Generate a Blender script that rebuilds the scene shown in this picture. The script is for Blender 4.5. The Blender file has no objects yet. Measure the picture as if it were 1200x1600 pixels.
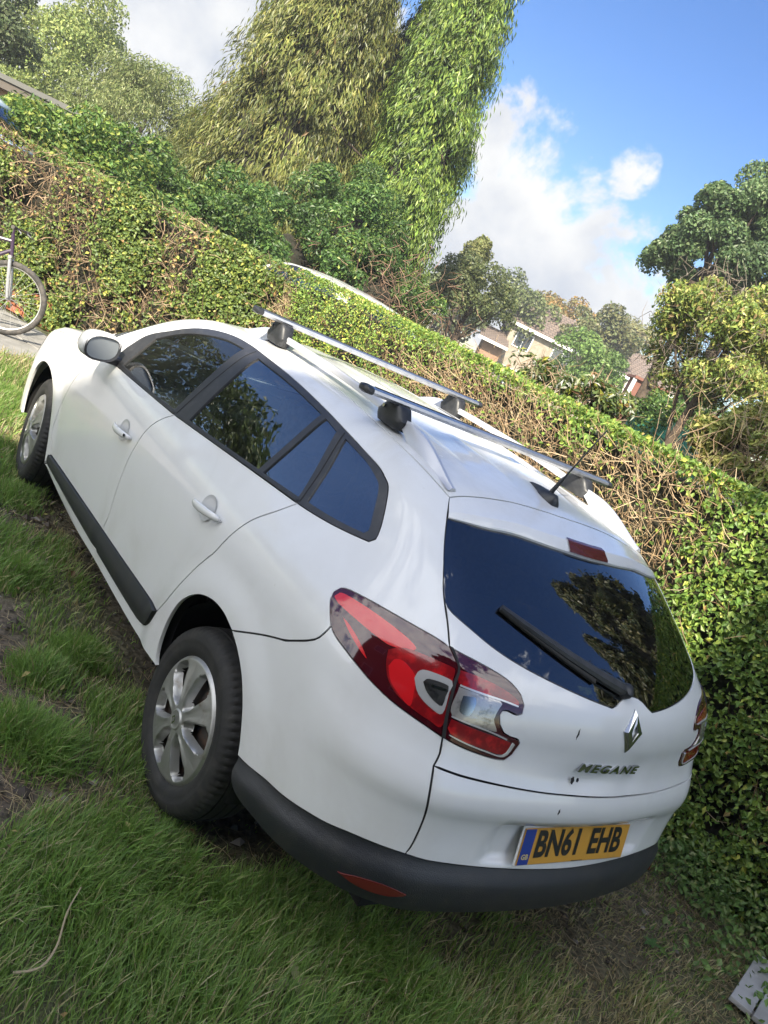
import bpy, math, random
import numpy as np
from mathutils import Vector, Matrix
from mathutils.geometry import delaunay_2d_cdt
rng = np.random.default_rng(7)
random.seed(7)
scene = bpy.context.scene
COL = scene.collection
# ------------------------------------------------------------------ camera
CAM = np.array([-2.22443433, -2.10527526, 1.80649696])
RC_ = np.array([[0.7525076840789732, -0.5014101236024952, 0.42698954712150794],
                [0.21122330996283145, -0.43034642855628974, -0.8776027944105417],
                [0.6237923522538935, 0.7505929918256475, -0.2179294883483595]])
FPX = 1296.27
cd = bpy.data.cameras.new("camera"); cam = bpy.data.objects.new("camera", cd); COL.objects.link(cam)
right, up, back = RC_[0], -RC_[1], -RC_[2]
M = Matrix.Identity(4)
for i in range(3):
    M[i][0] = right[i]; M[i][1] = up[i]; M[i][2] = back[i]; M[i][3] = CAM[i]
cam.matrix_world = M
cd.sensor_fit = 'VERTICAL'; cd.sensor_height = 36; cd.sensor_width = 27
cd.lens = FPX / 1600 * 36; cd.clip_start = .05; cd.clip_end = 2000
scene.camera = cam
# ------------------------------------------------------------------ sun and sky
SUN_EL, SUN_ROT = math.radians(38), math.radians(228.7)
sd = Vector((math.sin(SUN_ROT) * math.cos(SUN_EL), math.cos(SUN_ROT) * math.cos(SUN_EL), math.sin(SUN_EL)))
sl = bpy.data.lights.new("sun", 'SUN'); so = bpy.data.objects.new("sun", sl); COL.objects.link(so)
sl.energy = 3.0; sl.angle = math.radians(.5); sl.color = (1, .90, .74)
so.rotation_euler = sd.to_track_quat('Z', 'Y').to_euler()
def at(px, py, depth):
    """a point of the place, `depth` metres along the view, seen at photo pixel px,py"""
    return CAM + RC_.T @ np.array([(px - 600) / FPX * depth, (py - 800) / FPX * depth, depth])
w = bpy.data.worlds.new("World"); scene.world = w; w.use_nodes = True
nt = w.node_tree; nt.nodes.clear()
def N(nt, t, **kw):
    n = nt.nodes.new(t)
    for k, v in kw.items():
        if k.startswith('i_'):
            key = k[2:]; key = int(key) if key.isdigit() else key.replace('_', ' ')
            n.inputs[key].default_value = v
        else: setattr(n, k, v)
    return n
def L(nt, a, b): nt.links.new(a, b)
sky = N(nt, 'ShaderNodeTexSky', sky_type='NISHITA', sun_disc=False)
sky.sun_elevation = SUN_EL; sky.sun_rotation = SUN_ROT; sky.air_density = 1.0; sky.dust_density = .4; sky.ozone_density = 2.2
tc = N(nt, 'ShaderNodeTexCoord')
def vmath(nt, op, a, b=None):
    n = N(nt, 'ShaderNodeVectorMath', operation=op)
    if isinstance(a, tuple): n.inputs[0].default_value = a
    else: L(nt, a, n.inputs[0])
    if b is not None:
        if isinstance(b, tuple): n.inputs[1].default_value = b
        else: L(nt, b, n.inputs[1])
    return n
def fmath(nt, op, a, b=0., c=None, clamp=False):
    n = N(nt, 'ShaderNodeMath', operation=op); n.use_clamp = clamp
    for i, v in enumerate((a, b, c)):
        if v is None: continue
        if isinstance(v, (int, float)): n.inputs[i].default_value = v
        else: L(nt, v, n.inputs[i])
    return n.outputs[0]
def mrange(nt, v, a, b, c=0., d=1., kind='SMOOTHSTEP'):
    n = N(nt, 'ShaderNodeMapRange', interpolation_type=kind)
    L(nt, v, n.inputs['Value'])
    for k, x in zip(('From Min', 'From Max', 'To Min', 'To Max'), (a, b, c, d)): n.inputs[k].default_value = x
    return n.outputs[0]
D = tc.outputs['Generated']
def blob(px, py, r0, r1):
    d = at(px, py, 1.) - CAM; d /= np.linalg.norm(d)
    dot = vmath(nt, 'DOT_PRODUCT', D, tuple(float(x) for x in d)).outputs['Value']
    return mrange(nt, dot, math.cos(math.radians(r1)), math.cos(math.radians(r0)))
blobs = None
for b in ((830, 210, 1.5, 5.5), (850, 310, 2.5, 7), (930, 430, 3, 8), (800, 420, 3, 8), (985, 270, 0., 3.5), (180, 30, 5, 12), (380, 30, 3, 9), (40, 70, 5, 12),
          (600, 60, 0., 4), (-500, 300, 10, 25)):
    v = blob(*b); blobs = v if blobs is None else fmath(nt, 'MAXIMUM', blobs, v)
for dv_, r0, r1 in (((-1, -.15, .5), 25, 58), ((-.5, -1, .5), 6, 24), ((.5, -.9, .9), 5, 28), ((-.7, -.5, 1.1), 12, 38)):  # unseen clouds added outside the view to lift the shade
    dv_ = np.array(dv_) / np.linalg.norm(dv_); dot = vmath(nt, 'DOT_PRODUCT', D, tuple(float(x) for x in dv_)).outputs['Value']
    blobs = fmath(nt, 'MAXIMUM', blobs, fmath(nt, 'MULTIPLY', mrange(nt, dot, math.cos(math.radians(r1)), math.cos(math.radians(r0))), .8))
clear = None
for b in ((1080, 150, 7, 13), (960, 20, 3, 8), (690, 10, 1, 4)):
    v = blob(*b); clear = v if clear is None else fmath(nt, 'MAXIMUM', clear, v)
n1 = N(nt, 'ShaderNodeTexNoise', i_Scale=6.5, i_Detail=10., i_Roughness=.66, i_Distortion=.25); L(nt, D, n1.inputs['Vector'])
n2 = N(nt, 'ShaderNodeTexNoise', i_Scale=9., i_Detail=7., i_Roughness=.55); L(nt, vmath(nt, 'ADD', D, (3.1, 1.7, .4)).outputs[0], n2.inputs['Vector'])
n3 = N(nt, 'ShaderNodeTexNoise', i_Scale=1.7, i_Detail=2.); L(nt, D, n3.inputs['Vector'])
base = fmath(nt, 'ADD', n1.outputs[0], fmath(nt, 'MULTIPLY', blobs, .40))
base = fmath(nt, 'SUBTRACT', base, fmath(nt, 'MULTIPLY', clear, .25))
base = fmath(nt, 'ADD', base, fmath(nt, 'MULTIPLY', n3.outputs[0], .25))
dens = mrange(nt, base, .76, .88)
shade = mrange(nt, fmath(nt, 'ADD', fmath(nt, 'MULTIPLY', n2.outputs[0], .6), fmath(nt, 'MULTIPLY', base, .4)), .56, .88)
cr = N(nt, 'ShaderNodeMixRGB'); L(nt, shade, cr.inputs[0]); cr.inputs[1].default_value = (.88, .88, .87, 1); cr.inputs[2].default_value = (.52, .57, .66, 1)
bg1 = N(nt, 'ShaderNodeBackground', i_Strength=.060); hsv = N(nt, 'ShaderNodeHueSaturation', i_Hue=.512, i_Saturation=1.28, i_Value=.86); L(nt, sky.outputs[0], hsv.inputs['Color']); L(nt, hsv.outputs[0], bg1.inputs[0])
bg2 = N(nt, 'ShaderNodeBackground'); sund = vmath(nt, 'DOT_PRODUCT', D, tuple(sd)).outputs['Value']; L(nt, mrange(nt, sund, -.25, .8, 0.31, 1.0), bg2.inputs[1]); L(nt, cr.outputs[0], bg2.inputs[0])  # clouds made brighter towards the sun for more fill in the shade
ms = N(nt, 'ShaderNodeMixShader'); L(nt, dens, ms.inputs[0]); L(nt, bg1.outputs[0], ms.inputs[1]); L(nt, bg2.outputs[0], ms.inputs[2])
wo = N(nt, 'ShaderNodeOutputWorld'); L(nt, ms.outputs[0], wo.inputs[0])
scene.view_settings.view_transform = 'Standard'; scene.view_settings.look = 'None'
scene.view_settings.exposure = 1.93; scene.view_settings.gamma = 1
scene.cycles.max_bounces = 8; scene.cycles.transparent_max_bounces = 12

# ------------------------------------------------------------------ helpers
def tag(o, label=None, cat=None, group=None, kind=None):
    if label: o['label'] = label
    if cat: o['category'] = cat
    if group: o['group'] = group
    if kind: o['kind'] = kind
    return o
def thing(name, label, cat, loc=(0, 0, 0), rz=0, group=None):
    o = bpy.data.objects.new(name, None); COL.objects.link(o)
    o.location = loc; o.rotation_euler = (0, 0, rz); o.empty_display_size = .2
    return tag(o, label, cat, group)
def mesh_obj(name, V, Fc, mats, parent=None, smooth=True, normals=None, cols=None, midx=None):
    me = bpy.data.meshes.new(name)
    V = np.asarray(V, np.float32)
    if isinstance(Fc, np.ndarray):
        n, k = Fc.shape
        me.vertices.add(len(V)); me.vertices.foreach_set('co', V.ravel())
        me.loops.add(n * k); me.loops.foreach_set('vertex_index', Fc.astype(np.int32).ravel())
        me.polygons.add(n); me.polygons.foreach_set('loop_start', np.arange(0, n * k, k, dtype=np.int32))
        me.polygons.foreach_set('loop_total', np.full(n, k, np.int32))
        me.update(calc_edges=True)
    else:
        me.from_pydata([tuple(map(float, v)) for v in V], [], [tuple(int(i) for i in f) for f in Fc]); me.update()
    if not isinstance(mats, (list, tuple)): mats = [mats]
    for m in mats: me.materials.append(m)
    if midx is not None: me.polygons.foreach_set('material_index', np.asarray(midx, np.int32))
    me.polygons.foreach_set('use_smooth', np.full(len(me.polygons), smooth))
    if cols is not None:
        a = me.color_attributes.new('tint', 'FLOAT_COLOR', 'POINT')
        c = np.ones((len(V), 4), np.float32); c[:, :3] = cols; a.data.foreach_set('color', c.ravel())
    if normals is not None:
        me.normals_split_custom_set_from_vertices([tuple(map(float, n)) for n in normals])
    o = bpy.data.objects.new(name, me); COL.objects.link(o)
    if parent: o.parent = parent
    return o
class MB:
    """collects simple shapes into one mesh"""
    def __init__(s): s.V = []; s.F = []; s.M = []
    def add(s, V, F, m=0):
        o = len(s.V); s.V += [tuple(map(float, v)) for v in V]; s.F += [tuple(i + o for i in f) for f in F]; s.M += [m] * len(F)
    def box(s, a, b, X=None, bev=0., m=0):
        """box from a to b, optional 4x4/3x3 frame X = (origin, ex, ey, ez)"""
        (x0, y0, z0), (x1, y1, z1) = a, b
        V = [(x, y, z) for z in (z0, z1) for y in (y0, y1) for x in (x0, x1)]
        if X is not None:
            o, ex, ey, ez = [np.array(v, float) for v in X]; V = [o + ex * v[0] + ey * v[1] + ez * v[2] for v in V]
        s.add(V, [(0, 2, 3, 1), (4, 5, 7, 6), (0, 1, 5, 4), (2, 6, 7, 3), (0, 4, 6, 2), (1, 3, 7, 5)], m)
    def tube(s, pts, r, n=8, cap=True, m=0, up=(0, 0, 1)):
        pts = [np.array(p, float) for p in pts]; k = len(pts)
        rs = r if hasattr(r, '__len__') else [r] * k
        V = []; pu = None
        for i, p in enumerate(pts):
            t = pts[min(i + 1, k - 1)] - pts[max(i - 1, 0)]; t /= np.linalg.norm(t) + 1e-12
            if pu is None:
                a = np.array(up, float)
                if abs(a @ t) > .95: a = np.array((1., 0, 0))
                pu = a
            u = pu - t * (pu @ t); u /= np.linalg.norm(u) + 1e-12; pu = u; v = np.cross(t, u)
            for j in range(n):
                th = 2 * math.pi * j / n; V.append(p + (u * math.cos(th) + v * math.sin(th)) * rs[i])
        F = [(i * n + j, i * n + (j + 1) % n, (i + 1) * n + (j + 1) % n, (i + 1) * n + j) for i in range(k - 1) for j in range(n)]
        if cap: F += [tuple(range(n))[::-1], tuple(range((k - 1) * n, k * n))]
        s.add(V, F, m)
    def lathe(s, prof, n=48, X=((0, 0, 0), (1, 0, 0), (0, 1, 0), (0, 0, 1)), m=0, fn=None):
        """prof = (radius, height) pairs about ez"""
        o, ex, ey, ez = [np.array(v, float) for v in X]; V = []
        for i, (r, h) in enumerate(prof):
            for j in range(n):
                th = 2 * math.pi * j / n; rr, hh = fn(i, j, r, h) if fn else (r, h)
                V.append(o + (ex * math.cos(th) + ey * math.sin(th)) * rr + ez * hh)
        k = len(prof)
        s.add(V, [(i * n + j, i * n + (j + 1) % n, (i + 1) * n + (j + 1) % n, (i + 1) * n + j) for i in range(k - 1) for j in range(n)], m)
    def build(s, name, mats, parent=None, smooth=True, bevel=0.):
        o = mesh_obj(name, np.array(s.V), s.F, mats, parent, smooth, midx=s.M)
        if smooth:
            o.data.set_sharp_from_angle(angle=math.radians(38))
        if bevel:
            b = o.modifiers.new('b', 'BEVEL'); b.width = bevel; b.segments = 2; b.limit_method = 'ANGLE'
        return o
def copy_tree(o, parent=None):
    c = o.copy(); COL.objects.link(c); c.parent = parent
    for ch in list(o.children): copy_tree(ch, c)
    return c
# ------------------------------------------------------------------ materials
MATS = {}
def pm(name, col, rough=.5, metal=0., coat=0., spec=.5, noise=None, bump=None, alpha=None, trans=0., attr=False, transl=0.):
    """principled material; noise=(scale, colour2, lo, hi) blends a second colour; bump=(scale, strength, distance)"""
    m = bpy.data.materials.new(name); m.use_nodes = True; t = m.node_tree; b = t.nodes['Principled BSDF']
    b.inputs['Base Color'].default_value = (*col, 1); b.inputs['Roughness'].default_value = rough; b.inputs['Metallic'].default_value = metal
    b.inputs['Coat Weight'].default_value = coat; b.inputs['Coat Roughness'].default_value = .04; b.inputs['Specular IOR Level'].default_value = spec
    if trans: b.inputs['Transmission Weight'].default_value = trans
    c = N(t, 'ShaderNodeTexCoord'); out = None
    if noise:
        sc, c2, lo, hi = noise
        n = N(t, 'ShaderNodeTexNoise', i_Scale=sc, i_Detail=7., i_Roughness=.6); L(t, c.outputs['Object'], n.inputs['Vector'])
        mx = N(t, 'ShaderNodeMixRGB'); L(t, mrange(t, n.outputs[0], lo, hi), mx.inputs[0]); mx.inputs[1].default_value = (*col, 1); mx.inputs[2].default_value = (*c2, 1)
        out = mx.outputs[0]
    if attr:
        a = N(t, 'ShaderNodeVertexColor'); a.layer_name = 'tint'; out = a.outputs[0]
    if out: L(t, out, b.inputs['Base Color'])
    if bump:
        n = N(t, 'ShaderNodeTexNoise', i_Scale=bump[0], i_Detail=6.); L(t, c.outputs['Object'], n.inputs['Vector'])
        bp = N(t, 'ShaderNodeBump', i_Strength=bump[1], i_Distance=bump[2]); L(t, n.outputs[0], bp.inputs['Height']); L(t, bp.outputs[0], b.inputs['Normal'])
    if transl:
        tr = N(t, 'ShaderNodeBsdfTranslucent')
        if out:
            hs = N(t, 'ShaderNodeHueSaturation', i_Value=1.3, i_Saturation=1.1); L(t, out, hs.inputs['Color']); L(t, hs.outputs[0], tr.inputs[0])
        else: tr.inputs[0].default_value = (*col, 1)
        mm = N(t, 'ShaderNodeMixShader'); mm.inputs[0].default_value = transl; o = t.nodes['Material Output']
        L(t, b.outputs[0], mm.inputs[1]); L(t, tr.outputs[0], mm.inputs[2]); L(t, mm.outputs[0], o.inputs[0])
    MATS[name] = m; return m
def glassmat(name, tint, refl=1.0, lo=.05, hazecol=(.3, .32, .33), haze=.0, fm=1.6):
    m = bpy.data.materials.new(name); m.use_nodes = True; t = m.node_tree; t.nodes.clear()
    tr = N(t, 'ShaderNodeBsdfTransparent'); tr.inputs[0].default_value = (*tint, 1)
    gl = N(t, 'ShaderNodeBsdfGlossy', i_Roughness=.0); gl.inputs[0].default_value = (refl, refl, refl, 1)
    fr = N(t, 'ShaderNodeFresnel', i_IOR=1.62)
    df = N(t, 'ShaderNodeBsdfDiffuse'); df.inputs[0].default_value = (*hazecol, 1)
    a = N(t, 'ShaderNodeMixShader'); a.inputs[0].default_value = haze; L(t, tr.outputs[0], a.inputs[1]); L(t, df.outputs[0], a.inputs[2])
    b = N(t, 'ShaderNodeMixShader'); L(t, fmath(t, 'ADD', fmath(t, 'MULTIPLY', fr.outputs[0], fm), lo, clamp=True), b.inputs[0])
    L(t, a.outputs[0], b.inputs[1]); L(t, gl.outputs[0], b.inputs[2])
    o = N(t, 'ShaderNodeOutputMaterial'); L(t, b.outputs[0], o.inputs[0]); MATS[name] = m; return m
def paint(name, col, dirt=(.45, .43, .38)):
    m = bpy.data.materials.new(name); m.use_nodes = True; t = m.node_tree; b = t.nodes['Principled BSDF']
    c = N(t, 'ShaderNodeTexCoord')
    n = N(t, 'ShaderNodeTexNoise', i_Scale=2.3, i_Detail=9., i_Roughness=.68, i_Distortion=.5); L(t, c.outputs['Object'], n.inputs['Vector'])
    n2 = N(t, 'ShaderNodeTexNoise', i_Scale=60., i_Detail=4.); L(t, c.outputs['Object'], n2.inputs['Vector'])
    sp = N(t, 'ShaderNodeSeparateXYZ'); L(t, c.outputs['Object'], sp.inputs[0])
    low = mrange(t, sp.outputs[2], .75, .3, 0., .30)
    hi = mrange(t, sp.outputs[2], 1.36, 1.44, 0., .40)
    spk = mrange(t, n2.outputs[0], .70, .78, 0., .25)
    f = fmath(t, 'ADD', fmath(t, 'MULTIPLY', mrange(t, n.outputs[0], .42, .75), fmath(t, 'ADD', fmath(t, 'ADD', low, hi), .20)), spk, clamp=True)
    mx = N(t, 'ShaderNodeMixRGB'); L(t, f, mx.inputs[0]); mx.inputs[1].default_value = (*col, 1); mx.inputs[2].default_value = (*dirt, 1)
    L(t, mx.outputs[0], b.inputs['Base Color'])
    b.inputs['Coat Weight'].default_value = 1.; L(t, fmath(t, 'ADD', fmath(t, 'MULTIPLY', f, .5), .035), b.inputs['Coat Roughness'])
    b.inputs['Roughness'].default_value = .45
    bp = N(t, 'ShaderNodeBump', i_Strength=.12, i_Distance=.004); n3 = N(t, 'ShaderNodeTexNoise', i_Scale=3.5, i_Detail=1.)
    L(t, c.outputs['Object'], n3.inputs['Vector']); L(t, n3.outputs[0], bp.inputs['Height']); L(t, bp.outputs[0], b.inputs['Coat Normal'])
    MATS[name] = m; return m
white = paint('white_paint', (.74, .75, .76))
bluep = paint('blue_paint', (.42, .53, .70))
plastic = pm('black_plastic', (.020, .022, .025), .42, noise=(30, (.034, .036, .04), .4, .7), bump=(400, .15, .001))
cladding = pm('grey_cladding', (.020, .022, .026), .48, noise=(14, (.032, .032, .032), .45, .75), bump=(420, .6, .0015))
trimm = pm('window_trim_black', (.030, .031, .034), .38, noise=(20, (.05, .05, .052), .45, .75))
rubber = pm('tyre_rubber', (.017, .017, .017), .72, noise=(18, (.034, .032, .029), .42, .72), bump=(140, .3, .002))
dark = pm('cabin_dark', (.012, .012, .013), .8)
linerm = pm('liner_dark', (.008, .008, .008), .9)
fabric = pm('seat_fabric', (.10, .105, .11), .9, noise=(60, (.03, .03, .032), .4, .6))
silver = pm('hubcap_silver', (.42, .42, .41), .42, metal=.75, noise=(22, (.27, .24, .20), .5, .8))
steel = pm('wheel_steel', (.07, .06, .055), .6, metal=.3, noise=(30, (.12, .07, .045), .45, .7))
chrome = pm('chrome', (.62, .63, .64), .13, metal=1.)
chromed = pm('badge_chrome', (.48, .49, .50), .20, metal=1.)
alu = pm('bar_aluminium', (.50, .51, .53), .30, metal=.9, noise=(25, (.40, .41, .42), .45, .7))
g_side = glassmat('side_glass', (.66, .72, .68), .95, .03, (.3, .32, .3), .03, 1.0)
g_dark = glassmat('privacy_glass', (.10, .11, .12), .95, .16)
g_rear = glassmat('rear_glass', (.05, .055, .06), .9, .10, fm=1.2)
g_mirr = pm('mirror_surface', (.42, .47, .52), .28, metal=.55)  # reflected pale sky and some dust put into the base colour
railm = pm('rail_silver', (.56, .57, .61), .32, metal=.35, coat=.6)
ringm = pm('lamp_chrome', (.60, .60, .60), .20, metal=.45)
# ------------------------------------------------------------------ the estate car's surface: smooth intersection of side, tail, roof and nose

def crv(xs,ys):
    """monotone-ish smooth interpolant (catmull-rom hermite with limited slopes)"""
    xs=np.array(xs,float);ys=np.array(ys,float)
    h=np.diff(xs);d=np.diff(ys)/h
    m=np.zeros(len(xs));m[0]=d[0];m[-1]=d[-1]
    m[1:-1]=(d[:-1]*h[1:]+d[1:]*h[:-1])/(h[1:]+h[:-1])
    def f(x):
        x=np.clip(x,xs[0],xs[-1]);i=np.clip(np.searchsorted(xs,x)-1,0,len(xs)-2)
        t=(x-xs[i])/h[i]
        return ys[i]*(1+2*t)*(1-t)**2+ys[i+1]*t*t*(3-2*t)+h[i]*(m[i]*t*(1-t)**2+m[i+1]*t*t*(t-1))
    return f
def sst(a,b,x):
    t=np.clip((x-a)/(b-a),0,1);return t*t*(3-2*t)
def smax(a,b,r):
    u=np.maximum(a+r,0);v=np.maximum(b+r,0)
    return np.minimum(np.maximum(a,b),-r)+np.sqrt(u*u+v*v)
# half-width by height
SW=crv([.12,.20,.28,.40,.55,.70,.85,.95,1.02,1.07,1.12,1.20,1.30,1.40,1.50],
       [.80,.842,.862,.878,.892,.901,.902,.893,.873,.852,.829,.790,.737,.678,.612])
TL=crv([-1.1,-.8,-.5,-.2,.1,2.2,2.7,3.0,3.3,3.6],[.15,.075,.03,.008,0,0,.003,.01,.04,.16])
TG=crv([-1.0,-.5,0,.5,1.0,1.6,2.2,2.8],[.13,.085,.035,.008,0,.01,.04,.08])
# rear profile (distance behind the axle) by height on the centre line
RC=crv([.15,.28,.36,.42,.50,.56,.62,.68,.725,.765,.80,.84,.90,.96,1.02,1.06,1.10,1.20,1.30,1.40,1.55],
       [.86,.935,.960,.966,.958,.950,.944,.946,.956,.952,.940,.925,.917,.917,.905,.885,.848,.735,.595,.435,.20])
RK=crv([.2,.8,1.05,1.2,1.4],[.20,.20,.32,.42,.42])
ZB=crv([-1,-.7,-.3,.4,2.0,3.0,3.6],[.37,.34,.29,.25,.22,.20,.18])
# roof height by y on the centre line
HC=crv([-1.2,-.7,-.3,-.18,.2,.7,1.2,1.6,1.85,2.05,2.35,2.50,2.7,3.0,3.3,3.5,3.7],
       [1.05,1.27,1.437,1.463,1.494,1.508,1.497,1.452,1.370,1.26,1.085,1.03,1.0,.945,.86,.76,.60])
HK=crv([-1,0,1.5,2.2,2.6,3.4],[.14,.14,.14,.12,.08,.10])
FR=crv([.12,.3,.5,.7,.9],[3.40,3.54,3.56,3.50,3.30])
def side(y,z):
    w=SW(z)-TL(y)-TG(y)*sst(.98,1.30,z)
    # wheel arch flares
    for cy,cz in ((-.02,.36),(2.70,.36)):
        r=np.hypot(y-cy,z-cz)
        w=w+.014*sst(.52,.40,r)*sst(.15,.3,z)
    return w
def F(P):
    x=np.abs(P[...,0]);y=P[...,1];z=P[...,2]
    s=x-side(y,z)
    rk=RK(z)
    rec=sst(.40,.33,x)*sst(.552,.572,z)*sst(.700,.672,z)      # number plate recess
    b=(-y-(RC(z)-rk*x*x-.022*rec))*.93
    rib=np.exp(-((x-.17)/.022)**2)+np.exp(-((x-.36)/.022)**2)
    h=z-(HC(y)-HK(y)*x*x+.005*rib*sst(-.25,-.05,y)*sst(1.6,1.4,y))
    f=(y-(FR(z)-.30*x*x))*.95
    rr=.26-.14*sst(.95,1.25,z)
    d=smax(s,b,rr)
    d=smax(d,h,.07)
    d=smax(d,f,.2)
    d=smax(d,(ZB(y)-z),.05)
    return d

YA, YF, Z0 = .05, 3.10, .85
def rays(st):
    st = np.asarray(st, float); s = st[:, 0]; t = st[:, 1]
    O = np.zeros((len(s), 3)); h = np.zeros((len(s), 2))
    a = s < 0; b = s > YF - YA
    O[:, 1] = np.where(a, YA, np.where(b, YF, s + YA))
    th = np.where(a, -s / .9, np.where(b, (s - (YF - YA)) / .9, 0))
    h[:, 0] = -np.cos(th); h[:, 1] = np.where(a, -np.sin(th), np.where(b, np.sin(th), 0))
    ps = np.maximum(t - Z0, 0) / .55
    O[:, 2] = np.minimum(t, Z0)
    D = np.c_[h * np.cos(ps)[:, None], np.sin(ps)]
    return O, D
def march(O, D, far=1.25, n=60, lo=.12):
    """outermost surface point on each ray"""
    ts = np.linspace(far, lo, n); m = len(O)
    a = np.full(m, ts[0]); b = np.full(m, ts[-1]); done = np.zeros(m, bool)
    for k in range(1, n):
        i = np.flatnonzero(~done)
        if not len(i): break
        c = F(O[i] + D[i] * ts[k]); g = c <= 0
        a[i[g]] = ts[k - 1]; b[i[g]] = ts[k]; done[i[g]] = True
    for _ in range(16):
        mid = (a + b) / 2; c = F(O + D * mid[:, None]); g = c > 0
        a = np.where(g, mid, a); b = np.where(g, b, mid)
    return O + D * ((a + b) / 2)[:, None]
def grad(P, e=1.5e-3):
    g = np.stack([F(P + np.eye(3)[i] * e) - F(P - np.eye(3)[i] * e) for i in range(3)], -1)
    return g / (np.linalg.norm(g, axis=-1, keepdims=True) + 1e-12)
def G(st): O, D = rays(st); return march(O, D)
def GV(xy): xy = np.asarray(xy, float); return march(np.c_[xy, np.zeros(len(xy))], np.tile([0, 0, 1.], (len(xy), 1)), 1.7, 50, .4)
# ------------------------------------------------------------------ panels cut from that surface
def cat(pts, step=.012, closed=False):
    """Catmull-Rom through pts, resampled"""
    p = np.array(pts, float)
    if len(p) < 3:
        n = max(2, int(np.linalg.norm(p[-1] - p[0]) / step) + 1); return [tuple(p[0] * (1 - k) + p[-1] * k) for k in np.linspace(0, 1, n)]
    q = np.vstack([p[-2] if closed else 2 * p[0] - p[1], p, p[1] if closed else 2 * p[-1] - p[-2]]); out = []
    for i in range(1, len(q) - 2):
        a, b, c, d = q[i - 1:i + 3]; n = max(1, int(np.linalg.norm(c - b) / step))
        for k in range(n):
            t = k / n
            out.append(tuple(.5 * (2 * b + (c - a) * t + (2 * a - 5 * b + 4 * c - d) * t * t + (3 * b - a - 3 * c + d) * t ** 3)))
    out.append(tuple(p[-1])); return out
def outline(*segs, step=.012):
    """join segments (each list of points is a smooth curve; corners where they meet)"""
    out = []
    for s in segs:
        c = cat(s, step)
        if out and np.hypot(out[-1][0] - c[0][0], out[-1][1] - c[0][1]) < 1e-4: c = c[1:]
        out += c
    if np.hypot(out[0][0] - out[-1][0], out[0][1] - out[-1][1]) < 2e-3: out = out[:-1]
    return out
def area(p): p = np.array(p); q = np.roll(p, -1, 0); return .5 * (p[:, 0] * q[:, 1] - q[:, 0] * p[:, 1]).sum()
def inset(poly, g, tsc=True):
    p = np.array(poly, float); sg = 1 if area(p) > 0 else -1
    a = np.roll(p, 1, 0); b = np.roll(p, -1, 0); d = b - a; d /= np.linalg.norm(d, axis=1, keepdims=True) + 1e-9
    n = np.c_[-d[:, 1], d[:, 0]] * sg * g
    if tsc: n[:, 1] *= np.where(p[:, 1] > Z0, .62, 1)
    return p + n
def inside(P, poly):
    poly = np.asarray(poly); x, y = P[:, 0], P[:, 1]; c = np.zeros(len(P), bool); j = len(poly) - 1
    for i in range(len(poly)):
        xi, yi = poly[i]; xj, yj = poly[j]
        m = ((yi > y) != (yj > y)) & (x < (xj - xi) * (y - yi) / (yj - yi + 1e-15) + xi); c ^= m; j = i
    return c
def triangulate(poly, holes=(), grid=(.022, .022), tgrid=.55):
    poly = np.asarray(poly); vs = [tuple(p) for p in poly]; ed = []; n = len(vs)
    ed += [(i, (i + 1) % n) for i in range(n)]
    for h in holes:
        k = len(vs); m = len(h); vs += [tuple(p) for p in h]; ed += [(k + i, k + (i + 1) % m) for i in range(m)]
    lo, hi = poly.min(0), poly.max(0)
    gx = np.arange(lo[0], hi[0], grid[0]); gy = []; y = lo[1]
    while y < hi[1]: gy.append(y); y += grid[1] * (tgrid if y > Z0 else 1)
    g = np.array([(a, b) for a in gx for b in gy])
    if len(g):
        ok = inside(g, poly)
        for h in holes: ok &= ~inside(g, h)
        g = g[ok]; allb = np.array(vs)
        keep = []
        for i in range(0, len(g), 2000):
            d = ((g[i:i + 2000, None] - allb[None]) ** 2).sum(-1).min(1); keep.append(d > (grid[0] * .45) ** 2)
        if keep: g = g[np.concatenate(keep)]
        vs += [tuple(p) for p in g]
    v, e, f, *_ = delaunay_2d_cdt([Vector(p) for p in vs], ed, [], 0, 1e-6)
    v = np.array([tuple(p) for p in v]); f = np.array([tuple(x) for x in f if len(x) == 3])
    c = v[f].mean(1); ok = inside(c, poly)
    for h in holes: ok &= ~inside(c, h)
    f = f[ok]
    used = np.unique(f); mp = -np.ones(len(v), int); mp[used] = np.arange(len(used))
    return v[used], mp[f]
def boundary(f):
    e = {}
    for t in f:
        for i in range(3):
            a, b = t[i], t[(i + 1) % 3]; e[(a, b)] = 1
    return [k for k in e if (k[1], k[0]) not in e]
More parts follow.
